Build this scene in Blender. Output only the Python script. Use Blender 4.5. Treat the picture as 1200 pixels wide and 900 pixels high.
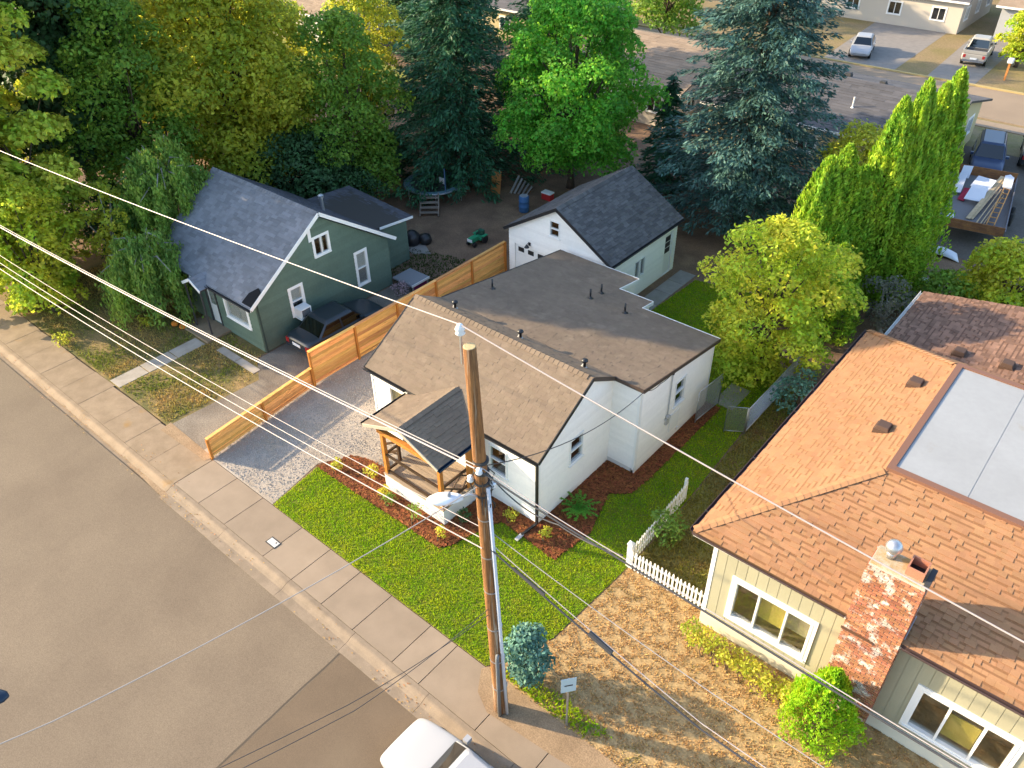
import bpy, math, random
import numpy as np
from mathutils import Vector, Matrix
random.seed(7); rng = np.random.default_rng(7)
R = math.radians
for o in list(bpy.data.objects): bpy.data.objects.remove(o)
SC = bpy.context.scene; COL = SC.collection

# ---------------------------------------------------------------- camera, sky, sun, exposure
CAM = Vector((11.665, -14.676, 20.5)); HEAD, PITCH, ROLL = R(130.86), R(37.646), R(-1.0715)
fw = Vector((math.cos(PITCH)*math.cos(HEAD), math.cos(PITCH)*math.sin(HEAD), -math.sin(PITCH)))
r0 = fw.cross(Vector((0, 0, 1))).normalized(); u0 = r0.cross(fw)
rt = r0*math.cos(ROLL)+u0*math.sin(ROLL); up = u0*math.cos(ROLL)-r0*math.sin(ROLL)
cd = bpy.data.cameras.new('camera'); cam = bpy.data.objects.new('camera', cd); COL.objects.link(cam)
cd.sensor_width = 36; cd.lens = 36*944.93/1200; cd.clip_start = .5; cd.clip_end = 2000
m = Matrix((rt, up, -fw)).transposed().to_4x4(); m.translation = CAM; cam.matrix_world = m
SC.camera = cam
SUN_EL, SHADOW_AZ = R(20.5), R(24)          # the sun stands low over the street's left end
sun_dir = Vector((-math.cos(SUN_EL)*math.cos(SHADOW_AZ), -math.cos(SUN_EL)*math.sin(SHADOW_AZ), math.sin(SUN_EL)))
w = bpy.data.worlds.new('World'); SC.world = w; w.use_nodes = True
nt = w.node_tree; bg = nt.nodes['Background']; sk = nt.nodes.new('ShaderNodeTexSky'); sk.sky_type = 'NISHITA'
sk.sun_disc = False; sk.sun_elevation = SUN_EL; sk.sun_rotation = math.atan2(sun_dir.x, sun_dir.y)
sk.dust_density = 1.3; sk.ozone_density = 1.2
nt.links.new(sk.outputs[0], bg.inputs[0]); bg.inputs[1].default_value = .15
sd = bpy.data.lights.new('sun', 'SUN'); sd.energy = 3.5; sd.angle = R(.6); sd.color = (1, .80, .52)
so = bpy.data.objects.new('sun', sd); COL.objects.link(so); so.rotation_euler = sun_dir.to_track_quat('Z', 'Y').to_euler()
so.location = (-40, -30, 40)
SC.view_settings.view_transform = 'Standard'; SC.view_settings.look = 'None'; SC.view_settings.exposure = 1.75; SC.view_settings.gamma = 1
SC.render.engine = 'CYCLES'

# ---------------------------------------------------------------- helpers
def link(o): COL.objects.link(o); return o
def fast(name, V, F):
    """mesh from numpy verts (n,3) and quads/tris (m,k)"""
    me = bpy.data.meshes.new(name); V = np.asarray(V, 'f4'); F = np.asarray(F, 'i4'); k = F.shape[1]
    me.vertices.add(len(V)); me.vertices.foreach_set('co', V.ravel())
    me.loops.add(F.size); me.loops.foreach_set('vertex_index', F.ravel())
    me.polygons.add(len(F)); me.polygons.foreach_set('loop_start', np.arange(0, F.size, k, dtype='i4'))
    me.update(calc_edges=True); return me
def place(name, me, mt, parent=None):
    o = bpy.data.objects.new(name, me)
    if mt is not None:
        if not me.materials: me.materials.append(mt)
    if parent is not None:
        o.parent = parent
        if parent.parent is None: o.matrix_parent_inverse = Matrix.Translation(-Vector(parent.location)) if parent.rotation_euler.z == 0 else (Matrix.Translation(parent.location) @ parent.rotation_euler.to_matrix().to_4x4()).inverted()
    return link(o)
def tag(o, label, cat, group=None):
    o['label'] = label; o['category'] = cat
    if group: o['group'] = group
    return o
def thing(name, label, cat, loc=(0, 0, 0), group=None):
    e = bpy.data.objects.new(name, None); e.location = loc; e.empty_display_size = .2; link(e); return tag(e, label, cat, group)
def struct(o): o['kind'] = 'structure'; return o
def stuff(o): o['kind'] = 'stuff'; return o
def copy_tree(o, parent=None, loc=None, rz=None, scale=None):
    c = o.copy(); link(c); c.parent = parent
    if loc is not None: c.location = loc
    if rz is not None: c.rotation_euler = (0, 0, rz)
    if scale is not None: c.scale = scale if hasattr(scale, '__len__') else (scale,)*3
    for ch in list(o.children): copy_tree(ch, c)
    return c
class MB:
    def __init__(s): s.v = []; s.f = []
    def add(s, vs, fs):
        b = len(s.v); s.v += [tuple(v) for v in vs]; s.f += [tuple(b+i for i in f) for f in fs]; return s
    def box(s, x0, y0, z0, x1, y1, z1):
        return s.add([(x, y, z) for z in (z0, z1) for y in (y0, y1) for x in (x0, x1)], [(0, 2, 3, 1), (4, 5, 7, 6), (0, 1, 5, 4), (2, 6, 7, 3), (0, 4, 6, 2), (1, 3, 7, 5)])
    def bar(s, a, b, w, h=None, upv=(0, 0, 1)):
        """rectangular bar from a to b"""
        a, b = Vector(a), Vector(b); h = h or w; d = (b-a).normalized(); upv = Vector(upv)
        if abs(d.dot(upv)) > .95: upv = Vector((0, 1, 0))
        x = d.cross(upv).normalized()*w/2; y = x.cross(d).normalized()*h/2
        return s.add([p+i*x+j*y for p in (a, b) for i, j in ((-1, -1), (1, -1), (1, 1), (-1, 1))], [(0, 1, 2, 3), (7, 6, 5, 4), (0, 4, 5, 1), (1, 5, 6, 2), (2, 6, 7, 3), (3, 7, 4, 0)])
    def tube(s, pts, r, n=6, cap=True):
        pts = [Vector(p) for p in pts]; rs = r if hasattr(r, '__len__') else [r]*len(pts); b = len(s.v); x = None
        for i, p in enumerate(pts):
            d = (pts[min(i+1, len(pts)-1)]-pts[max(i-1, 0)]).normalized()
            if x is None: x = d.orthogonal().normalized()
            x = (x-d*x.dot(d)).normalized(); y = d.cross(x)
            for k in range(n): a = 2*math.pi*k/n; s.v.append(tuple(p+(x*math.cos(a)+y*math.sin(a))*rs[i]))
        for i in range(len(pts)-1):
            for k in range(n): s.f.append((b+i*n+k, b+i*n+(k+1) % n, b+(i+1)*n+(k+1) % n, b+(i+1)*n+k))
        if cap: s.f.append(tuple(b+k for k in range(n))[::-1]); s.f.append(tuple(b+(len(pts)-1)*n+k for k in range(n)))
        return s
    def lathe(s, c, prof, n=16, axis='z'):
        c = Vector(c); b = len(s.v)
        for r, h in prof:
            for k in range(n):
                a = 2*math.pi*k/n; q = (r*math.cos(a), r*math.sin(a), h)
                if axis == 'y': q = (q[0], q[2], q[1])
                if axis == 'x': q = (q[2], q[0], q[1])
                s.v.append(tuple(c+Vector(q)))
        for i in range(len(prof)-1):
            for k in range(n): s.f.append((b+i*n+k, b+i*n+(k+1) % n, b+(i+1)*n+(k+1) % n, b+(i+1)*n+k))
        s.f.append(tuple(b+k for k in range(n))[::-1]); s.f.append(tuple(b+(len(prof)-1)*n+k for k in range(n))); return s
    def prism(s, poly, z0, z1):
        n = len(poly); return s.add([(x, y, z0) for x, y in poly]+[(x, y, z1) for x, y in poly], [tuple(range(n))[::-1], tuple(range(n, 2*n))]+[(i, (i+1) % n, n+(i+1) % n, n+i) for i in range(n)])
    def slab(s, poly3, off):
        """polygon and its copy moved by off"""
        n = len(poly3); off = Vector(off); return s.add([Vector(p) for p in poly3]+[Vector(p)+off for p in poly3], [tuple(range(n))[::-1], tuple(range(n, 2*n))]+[(i, (i+1) % n, n+(i+1) % n, n+i) for i in range(n)])
    def mesh(s, name, smooth=False, bevel=0):
        me = bpy.data.meshes.new(name); me.from_pydata(s.v, [], s.f); me.update()
        if smooth: me.polygons.foreach_set('use_smooth', [True]*len(me.polygons))
        return me
    def build(s, name, mt, parent=None, smooth=False, bevel=0):
        o = place(name, s.mesh(name, smooth), mt, parent)
        if bevel:
            md = o.modifiers.new('bevel', 'BEVEL'); md.width = bevel; md.segments = 2; md.limit_method = 'ANGLE'
        return o
def B(*a): return MB().box(*a)

# ---------------------------------------------------------------- materials
MATS = {}
def mat(name, c, c2=None, scale=2.0, mixr=(.35, .65), fine=0, fscale=40, rough=.85, spec=.25, metal=0, bump=0, bscale=60, island=0, hue=0, stretch=None, trans=0, c3=None, s3=.4, r3=(.5, .7), coord='pos'):
    if name in MATS: return MATS[name]
    mt = bpy.data.materials.new(name); mt.use_nodes = True; n = mt.node_tree; N = n.nodes; L = n.links; p = N['Principled BSDF']
    p.inputs['Roughness'].default_value = rough; p.inputs['Specular IOR Level'].default_value = spec; p.inputs['Metallic'].default_value = metal
    if coord == 'pos': src = N.new('ShaderNodeNewGeometry').outputs['Position']
    else: src = N.new('ShaderNodeTexCoord').outputs['Object']
    if stretch:
        mp = N.new('ShaderNodeMapping'); mp.inputs['Scale'].default_value = stretch; L.new(src, mp.inputs[0]); src = mp.outputs[0]
    def noise(sc, det=5, rgh=.6):
        t = N.new('ShaderNodeTexNoise'); t.inputs['Scale'].default_value = sc; t.inputs['Detail'].default_value = det; t.inputs['Roughness'].default_value = rgh; L.new(src, t.inputs['Vector']); return t.outputs['Fac']
    def rng_(fac, a, b, lo=0, hi=1):
        r = N.new('ShaderNodeMapRange'); r.inputs[1].default_value = a; r.inputs[2].default_value = b; r.inputs[3].default_value = lo; r.inputs[4].default_value = hi; L.new(fac, r.inputs[0]); return r.outputs[0]
    def mix(fac, a, b):
        x = N.new('ShaderNodeMix'); x.data_type = 'RGBA'; L.new(fac, x.inputs[0])
        for i, q in ((6, a), (7, b)):
            if isinstance(q, tuple): x.inputs[i].default_value = (*q, 1)
            else: L.new(q, x.inputs[i])
        return x.outputs[2]
    col = None
    if c2: col = mix(rng_(noise(scale), *mixr), c, c2)
    if c3: col = mix(rng_(noise(s3, 4), *r3), col if col else c, c3)
    if col is None:
        rgb = N.new('ShaderNodeRGB'); rgb.outputs[0].default_value = (*c, 1); col = rgb.outputs[0]
    if fine or island or hue:
        h = N.new('ShaderNodeHueSaturation'); L.new(col, h.inputs['Color']); val = None
        if fine: val = rng_(noise(fscale, 3), .3, .7, 1-fine, 1+fine)
        if island or hue:
            gi = N.new('ShaderNodeNewGeometry').outputs['Random Per Island']; ob = N.new('ShaderNodeObjectInfo').outputs['Random']
            ad = N.new('ShaderNodeMath'); ad.operation = 'ADD'; L.new(gi, ad.inputs[0]); L.new(ob, ad.inputs[1])
            fr = N.new('ShaderNodeMath'); fr.operation = 'FRACT'; L.new(ad.outputs[0], fr.inputs[0])
            if island:
                iv = rng_(fr.outputs[0], 0, 1, 1-island, 1+island)
                if val is not None:
                    mu = N.new('ShaderNodeMath'); mu.operation = 'MULTIPLY'; L.new(val, mu.inputs[0]); L.new(iv, mu.inputs[1]); val = mu.outputs[0]
                else: val = iv
            if hue:
                m7 = N.new('ShaderNodeMath'); m7.operation = 'MULTIPLY'; m7.inputs[1].default_value = 7.13; L.new(fr.outputs[0], m7.inputs[0])
                f2 = N.new('ShaderNodeMath'); f2.operation = 'FRACT'; L.new(m7.outputs[0], f2.inputs[0])
                L.new(rng_(f2.outputs[0], 0, 1, .5-hue, .5+hue), h.inputs['Hue'])
        if val is not None: L.new(val, h.inputs['Value'])
        col = h.outputs[0]
    L.new(col, p.inputs['Base Color'])
    if bump:
        b = N.new('ShaderNodeBump'); b.inputs['Strength'].default_value = bump; b.inputs['Distance'].default_value = .02; L.new(noise(bscale, 4), b.inputs['Height']); L.new(b.outputs[0], p.inputs['Normal'])
    if trans:
        tr = N.new('ShaderNodeBsdfTranslucent'); hs = N.new('ShaderNodeHueSaturation'); hs.inputs['Value'].default_value = 1.5; hs.inputs['Hue'].default_value = .48; L.new(col, hs.inputs['Color']); L.new(hs.outputs[0], tr.inputs[0]); ms = N.new('ShaderNodeMixShader'); ms.inputs[0].default_value = trans
        L.new(p.outputs[0], ms.inputs[1]); L.new(tr.outputs[0], ms.inputs[2]); L.new(ms.outputs[0], N['Material Output'].inputs[0])
    MATS[name] = mt; return mt
def leafmat(name, a, b, trans=.45, big=.5, hue=.02, island=.35):
    K_ = 1.85; a = tuple(min(.5, v*K_) for v in a); b = tuple(min(.5, v*K_) for v in b); return mat(name, a, b, scale=big, mixr=(.38, .62), island=island, hue=hue, trans=trans, rough=.6, spec=.3)
def glassmat(name, tint=(.5, .55, .55), gloss=.3):
    mt = bpy.data.materials.new(name); mt.use_nodes = True; n = mt.node_tree; N = n.nodes; L = n.links; N.remove(N['Principled BSDF'])
    t = N.new('ShaderNodeBsdfTransparent'); t.inputs[0].default_value = (*tint, 1); g = N.new('ShaderNodeBsdfGlossy'); g.inputs['Roughness'].default_value = .03
    lw = N.new('ShaderNodeLayerWeight'); lw.inputs[0].default_value = .5; pw = N.new('ShaderNodeMath'); pw.operation = 'POWER'; pw.inputs[1].default_value = 3; L.new(lw.outputs['Facing'], pw.inputs[0]); ma = N.new('ShaderNodeMath'); ma.operation = 'MULTIPLY_ADD'; ma.inputs[1].default_value = .8; ma.inputs[2].default_value = gloss*.25; L.new(pw.outputs[0], ma.inputs[0]); ms = N.new('ShaderNodeMixShader'); L.new(ma.outputs[0], ms.inputs[0]); L.new(t.outputs[0], ms.inputs[1]); L.new(g.outputs[0], ms.inputs[2]); L.new(ms.outputs[0], N['Material Output'].inputs[0]); return mt
GLASS = glassmat('window_glass', (.84, .86, .85), .3); CARGLASS = glassmat('car_glass', (.06, .09, .1), .45)
ASPH = mat('asphalt', (.202, .156, .108), (.172, .131, .091), scale=.35, fine=.24, fscale=34, bump=.3, bscale=60, c3=(.237, .182, .125), s3=.12, r3=(.5, .75), rough=.9)
CONC = mat('concrete', (.303, .233, .167), (.262, .201, .143), scale=1.2, fine=.1, fscale=70, bump=.12, bscale=120, island=.07)
OLDCONC = mat('old_concrete', (.302, .224, .148), (.235, .172, .111), scale=1.6, fine=.12, fscale=60, bump=.2, bscale=90, island=.06, c3=(.286, .176, .074), s3=.9, r3=(.62, .75))
CURB = mat('curb_concrete', (.276, .212, .150), (.216, .166, .117), scale=2.5, fine=.14, fscale=60, bump=.2, bscale=90, island=.05)
GRAVEL = mat('gravel', (.398, .343, .284), (.325, .277, .230), scale=1.1, fine=.3, fscale=28, bump=.55, bscale=26, c3=(.349, .282, .207), s3=.45, r3=(.5, .7))
STONE = mat('gravel_stone', (.44, .385, .32), island=.3, hue=.015)
DIRT = mat('dirt', (.231, .145, .090), (.154, .097, .063), scale=.8, fine=.3, fscale=14, bump=.7, bscale=18, c3=(.308, .210, .126), s3=.35, r3=(.55, .75))
SANDY = mat('sandy_dirt', (.34, .235, .14), (.25, .17, .1), scale=1.4, fine=.25, fscale=25, bump=.5, bscale=30)
SOIL = mat('lawn_soil', (.13, .19, .012), (.15, .16, .018), scale=2, fine=.3, fscale=20, bump=.6, bscale=25)
DRYSOIL = mat('dry_soil', (.43, .295, .14), (.34, .225, .10), scale=5, fine=.3, fscale=16, bump=.6, bscale=16)
YARDSOIL = mat('yard_soil', (.30, .20, .085), (.10, .10, .03), scale=.9, fine=.3, fscale=16, bump=.8, bscale=18)
FARGRASS = mat('far_grass', (.10, .13, .03), (.19, .16, .06), scale=.25, fine=.3, fscale=6, bump=.5, bscale=10)
MULCH = mat('mulch', (.15, .05, .019), (.09, .028, .013), scale=5, fine=.4, fscale=30, bump=1, bscale=35)
CHIP = mat('mulch_chip', (.2, .066, .022), island=.6, hue=.015)
TAR = mat('tar', (.09, .07, .05), fine=.2, rough=.8)
WHITE = mat('white_paint', (.80, .77, .715), (.75, .72, .67), scale=.9, fine=.02, rough=.6, coord='pos')
TRIM = mat('white_trim', (.80, .79, .76), rough=.5)
BLACK = mat('black_metal', (.018, .018, .02), rough=.4, spec=.5)
DGREY = mat('dark_grey', (.05, .05, .052), rough=.7)
STEEL = mat('galvanised', (.50, .51, .53), fine=.1, fscale=20, rough=.42, metal=.85)
CEDAR = mat('cedar', (.76, .40, .14), (.64, .30, .085), scale=3, mixr=(.35, .65), stretch=(7, .6, 7), island=.3, hue=.014, fine=.14, fscale=9, c3=(.24, .08, .02), s3=2.2, r3=(.64, .72), bump=.2, bscale=12)
CEDARX = mat('cedar_post', (.55, .22, .045), (.42, .15, .03), scale=3, stretch=(6, 6, .8), island=.12, fine=.1, rough=.65)
DKWOOD = mat('stained_wood', (.085, .05, .028), (.055, .032, .02), scale=4, island=.2, fine=.2, fscale=20, rough=.6)
DECK = mat('deck_board', (.40, .31, .22), (.33, .255, .18), scale=2, stretch=(1, 6, 1), island=.14, fine=.1)
BARK = mat('bark', (.11, .078, .055), (.06, .042, .03), scale=4, stretch=(5, 5, 1), fine=.3, bump=.8, bscale=8)
GREYBARK = mat('grey_bark', (.30, .28, .25), (.2, .18, .16), scale=3, fine=.2)
INTERIOR = mat('room_dark', (.06, .055, .05), rough=.95)
# ---------------------------------------------------------------- ground, street, pavement
def sheet(name, poly, z, mt, thick=None):
    mb = MB()
    if thick: mb.prism(poly, z-thick, z)
    else: mb.add([(x, y, z) for x, y in poly], [tuple(range(len(poly)))])
    return struct(mb.build(name, mt))
def rect(x0, y0, x1, y1): return [(x0, y0), (x1, y0), (x1, y1), (x0, y1)]
sheet('ground', rect(-900, -900, 900, 900), -.30, FARGRASS)
sheet('yard_ground', rect(-140, -5.16, 90, 49.3), -.004, DIRT, .25)
road = sheet('road', rect(-140, -22, 90, -7.38), -.125, ASPH)
# tar-filled cracks in the road, laid 4 mm proud
def crack(pts, w, z=-.121):
    mb = MB()
    for (a, b) in zip(pts[:-1], pts[1:]):
        a, b = Vector((*a, z)), Vector((*b, z)); d = (b-a).normalized(); x = Vector((-d.y, d.x, 0))*w/2
        mb.add([a-x, b-x, b+x, a+x], [(0, 1, 2, 3)])
    return mb.build('tar_seam', TAR, road)
def wob(x0, y0, x1, y1, n, amp):
    return [(x0+(x1-x0)*i/n+random.uniform(-amp, amp), y0+(y1-y0)*i/n+random.uniform(-amp, amp)) for i in range(n+1)]
crack(wob(-1.4, -7.52, -.85, -22, 34, .016), .05)
sheet('road_patch', [(-1.36, -7.5), (90, -7.5), (90, -22), (-.8, -22)], -.1215, mat('asphalt_dark', (.164, .119, .078), (.136, .099, .065), scale=.4, fine=.16, fscale=55, bump=.25, bscale=90, c3=(.188, .140, .092), s3=.2, r3=(.5, .7), rough=.9))
# kerb with gutter pan, in cast lengths
curb = struct(MB().prism(rect(-140, -7.36, 90, -6.82), -.29, -.17).build('curb', CURB))
def curb_piece(x0, x1, yroad, mt):
    prof = [(yroad, -.17), (yroad, -.118), (-7.2, -.105), (-7.1, -.07), (-6.98, -.012), (-6.93, 0), (-6.80, 0), (-6.80, -.17)]
    mb = MB(); n = len(prof); mb.add([(x0, y, z) for y, z in prof]+[(x1, y, z) for y, z in prof], [tuple(range(n)), tuple(range(n, 2*n))[::-1]]+[(i, n+i, n+(i+1) % n, (i+1) % n) for i in range(n)])
    mb.build('curb_length', mt, curb)
xs = [-8.05, -4.6, -1.5, 1.6, 4.7, 7.8, 11, 14]
curb_piece(-11.35, -8.06, -7.48, CURB)
for a, b in zip(xs[:-1], xs[1:]): curb_piece(a, b-.012, -7.5, CURB)
for i in range(14): curb_piece(-11.36-3.1*(i+1), -11.37-3.1*i, -7.17-.01*(i % 3), OLDCONC)
# pavement slabs
walk = struct(MB().prism(rect(-140, -6.795, 90, -5.17), -.29, -.09).build('sidewalk', CONC))
def slab_piece(parent, poly, z, mt, nm='slab'): return MB().prism(poly, z-.1, z).build(nm, mt, parent, bevel=.006)
xs = [-11.4, -9.86, -8.3, -6.1, -4.6, -3.12, -1.66, .06, 1.15, 3.3, 5.2, 7.1, 9, 11]
for a, b in zip(xs[:-1], xs[1:]): slab_piece(walk, rect(a+.011, -6.785, b-.011, -5.18), .0, CONC)
xs = [-11.41, -13.2, -14.9, -16.6, -18.6, -20.2, -21.9, -23.6, -25.4, -27.2, -29, -31, -33]
for i, (a, b) in enumerate(zip(xs[:-1], xs[1:])): slab_piece(walk, [(b+.006, -6.79), (a-.006, -6.79), (a-.006, -5.22+.03*math.sin(i*2)), (b+.006, -5.24+.03*math.cos(i*3))], -.004*(i % 2), OLDCONC)
# water meter box let into a slab
t = thing('water_meter_box', 'small light grey water meter lid let into the sidewalk', 'meter box', (-6.3, -6.22, 0))
MB().prism(rect(-6.55, -6.37, -6.05, -6.07), 0.004, .012).build('rim', DGREY, t); MB().prism(rect(-6.51, -6.33, -6.09, -6.11), .006, .02).build('lid', mat('lid', (.55, .53, .50), fine=.1), t)
MB().lathe((-6.2, -6.17, .02), [(.03, 0), (.03, .004)], 8).build('finger_hole', BLACK, t)
# gravel drive, bare strips, paths
drive = sheet('gravel_drive', [(-12.15, -5.17), (-11.3, -5.17), (-7.78, -5.17), (-8.2, -2.8), (-7.4, -1.6), (-6.9, -1.45), (-5.4, -1.9), (-5.4, 0), (-7.9, 0), (-7.9, 12.1), (-12.1, 12.1)], .004, GRAVEL)
sheet('dirt_drive', [(-14.6, -5.2), (-12.0, -5.2), (-12.12, 9), (-15.5, 9), (-15.5, -.2), (-14.2, -1.2)], .002, mat('drive_dirt', (.25, .215, .17), (.17, .14, .11), scale=.8, fine=.35, fscale=22, bump=.7, bscale=24))
yg = sheet('front_yard', [(-30, -5.2), (-14.5, -5.2), (-14.2, -1.1), (-15.6, -.2), (-15.6, .4), (-30, .4)], .003, YARDSOIL)
path = struct(MB().prism(rect(-19.1, -5.16, -18.28, -1.0), -.1, -.01).build('yard_path', OLDCONC))
for i in range(3): slab_piece(path, rect(-19.08, -5.14+i*1.38, -18.3, -3.78+i*1.38-.02), .02, mat('path_concrete', (.42, .37, .31), (.33, .29, .24), scale=2, fine=.12, fscale=50, island=.06))
sp = struct(MB().prism(rect(-17.5, -1.0, -14.7, -.62), -.1, .005).build('step_path', OLDCONC))
for i in range(2): slab_piece(sp, rect(-17.48+1.4*i, -.99, -16.13+1.4*i, -.63), .022, MATS['path_concrete'])
# lawn soil, dry lawn, beds
LAWN = [(-7.75, -5.16), (2.25, -5.16), (3.15, -3.2), (3.32, -.5), (3.36, .4), (3.33, 4.2), (3.1, 8.6), (3.0, 12), (1.2, 16), (-1.2, 18.2), (-4.1, 17.6), (-4.3, 13), (-3.5, 11.7), (-2.3, 10.3), (-2.2, 9.4), (1.75, 9.4), (1.7, 4.2), (1.62, 3.2), (1.02, 2.7), (1.6, .8), (1.38, -.82), (-1.0, -.66), (-1.3, -1.3), (-1.6, -2.5), (-1.85, -2.88), (-8.05, -2.95)]
sheet('lawn', LAWN, .006, SOIL)
DRY = [(2.3, -5.16), (20, -5.16), (20, .1), (9.7, .1), (6.1, .1), (6.1, .42), (3.4, .42), (3.36, -.5), (3.2, -3.2)]
sheet('dry_lawn', DRY, .005, DRYSOIL)
SIDE = [(3.42, .47), (6.1, .47), (6.1, 12.5), (3.2, 12.5), (3.15, 8.7), (3.38, 4.2)]
sheet('side_yard', SIDE, .0045, mat('side_soil', (.22, .2, .05), (.15, .13, .04), scale=.8, fine=.35, fscale=14, bump=.8, bscale=18, c3=(.20, .12, .05), s3=.7, r3=(.5, .65)))
BED1 = [(-8.1, -2.93), (-1.87, -2.86), (-1.62, -2.5), (-1.3, -1.3), (-1.0, -.67), (1.36, -.84), (1.6, .8), (1.02, 2.72), (1.62, 3.2), (1.72, 4.2), (1.75, 9.4), (1.1, 9.4), (1.1, 4.1), (-.02, 4.1), (-.02, .04), (-2.38, .04), (-2.38, -2.03), (-5.28, -2.03), (-5.3, -1.85), (-6.2, -1.4), (-6.9, -1.5), (-7.5, -1.75)]
def inside(P, poly):
    x, y = P[:, 0], P[:, 1]; r = np.zeros(len(P), bool); n = len(poly)
    for i in range(n):
        (x0, y0), (x1, y1) = poly[i], poly[(i+1) % n]
        c = (y0 > y) != (y1 > y); r ^= c & (x < (x1-x0)*(y-y0)/((y1-y0) or 1e-9)+x0)
    return r
def scatter(poly, dens, holes=()):
    a = np.array(poly); lo, hi = a.min(0), a.max(0); n = int(dens*(hi-lo).prod()); P = lo+rng.random((n, 2))*(hi-lo); k = inside(P, poly)
    for h in holes: k &= ~inside(P, h)
    return P[k]
def blades(P, z, h, w, lean=.35):
    """one triangle per blade or tuft"""
    n = len(P); a = rng.random(n)*6.283; hh = h*(.55+.8*rng.random(n)); ww = w*(.6+.8*rng.random(n))
    d = np.stack([np.cos(a), np.sin(a)], 1); l = rng.normal(0, lean, (n, 2))*hh[:, None]
    V = np.empty((n, 3, 3)); V[:, 0, :2] = P-d*ww[:, None]/2; V[:, 1, :2] = P+d*ww[:, None]/2; V[:, 0, 2] = V[:, 1, 2] = z-.01; V[:, 2, :2] = P+l; V[:, 2, 2] = z+hh
    return V.reshape(-1, 3), np.arange(n*3).reshape(-1, 3)
def grass(name, label, P, z, h, w, mt, lean=.35):
    o = place(name, fast(name, *blades(P, z, h, w, lean)), mt); tag(o, label, 'grass'); return stuff(o)
GRASSM = mat('grass_blade', (.23, .41, .012), (.36, .46, .016), scale=1.3, mixr=(.4, .62), island=.35, hue=.018, trans=.3, rough=.9, spec=.04, c3=(.46, .40, .06), s3=2.2, r3=(.60, .72))
grass('lawn_grass', 'bright green mown grass of the front and side lawn', scatter(LAWN, 1100), .006, .06, .03, GRASSM)
DRYM = mat('dry_grass_blade', (.55, .36, .15), (.42, .26, .09), scale=2.5, island=.35, hue=.012, trans=.2, c3=(.239, .225, .040), s3=.8, r3=(.60, .72))
P = scatter(DRY, 800); P = P[P[:, 0] < 16]; q = np.sin(P[:, 0]*11+np.sin(P[:, 1]*7)*1.5)+np.sin(P[:, 1]*12.5+np.sin(P[:, 0]*5)*1.6); P = P[q+rng.normal(0, .6, len(P)) > -.5]
grass('dry_grass', 'straw coloured dry grass between the pole and the yellow house', P, .005, .045, .04, DRYM, .8)
P = scatter([(2.35, -5.1), (5.6, -5.1), (6.2, -4.6), (4.6, -4.5), (3.2, -4.7)], 500)
grass('weeds', 'green weeds along the sidewalk edge around the sign post', P, .005, .12, .05, GRASSM, .6)
P = scatter([(-29, -5.1), (-14.7, -5.1), (-14.4, -1.4), (-15.7, .1), (-29, .3)], 420, [rect(-19.15, -5.2, -18.25, -.9), rect(-17.6, -1.05, -14.6, -.55)])
q = np.sin(P[:, 0]*1.3+P[:, 1]*.9)+np.sin(P[:, 1]*2.1-P[:, 0]*.6); P = P[q+rng.normal(0, .8, len(P)) > -.6]
YGRASS = mat('yard_blade', (.42, .31, .10), (.17, .21, .03), scale=.55, mixr=(.42, .60), island=.35, hue=.015, trans=.25)
grass('yard_grass', 'patchy half dry grass in front of the green house', P, .003, .085, .05, YGRASS, .6)
P = scatter(SIDE, 550); grass('side_grass', 'dull green and brown grass behind the picket fence', P, .004, .08, .045, mat('side_blade', (.24, .26, .035), (.26, .18, .05), scale=.8, island=.4, trans=.25), .5)
P = scatter([(-21, 9.5), (-15.4, 8), (-12.6, 9.5), (-14.5, 12), (-16.5, 11.4)], 160); grass('weed_patch', 'dark green weeds by the back step of the green house', P, .003, .1, .07, mat('weed_blade', (.045, .085, .018), (.07, .08, .02), island=.4, trans=.2), .6)
# mulch beds with loose chips on top, heaped a little
mb = MB(); bed = sheet('mulch_bed', BED1, .03, MULCH, .05)
P = scatter(BED1, 620); n = len(P); a = rng.random(n)*6.28; l = .04+.05*rng.random(n); wd = .012+.02*rng.random(n); c, s = np.cos(a), np.sin(a); V = np.empty((n, 4, 3))
for i, (e, f) in enumerate(((-1, -1), (1, -1), (1, 1), (-1, 1))):
    V[:, i, 0] = P[:, 0]+e*l*c-f*wd*s; V[:, i, 1] = P[:, 1]+e*l*s+f*wd*c; V[:, i, 2] = .036+rng.random(n)*.03+rng.random(n)*.01
o = place('mulch_chips', fast('mulch_chips', V.reshape(-1, 3), np.arange(n*4).reshape(-1, 4)), CHIP); tag(stuff(o), 'red brown bark chips covering the planting beds', 'mulch')
P = scatter([(-12.0, -5.1), (-7.8, -5.1), (-8.3, -2.7), (-7.5, -1.5), (-6.9, -1.3), (-5.6, -1.7), (-6.4, -.1), (-8, 0), (-8, 6), (-12, 6)], 200); n = len(P); V = np.empty((n, 4, 3)); a = rng.random(n)*6.28; r = .012+.022*rng.random(n)
for i in range(3): V[:, i, 0] = P[:, 0]+r*np.cos(a+i*2.09); V[:, i, 1] = P[:, 1]+r*np.sin(a+i*2.09); V[:, i, 2] = .003
V[:, 3, :2] = P; V[:, 3, 2] = .01+r
b = np.arange(n)[:, None]*4; F = np.concatenate([b+np.array([[0, 1, 3]]), b+np.array([[1, 2, 3]]), b+np.array([[2, 0, 3]])])
o = place('gravel_stones', fast('gravel_stones', V.reshape(-1, 3), F), STONE); tag(stuff(o), 'loose grey stones on the gravel drive', 'gravel')
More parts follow.
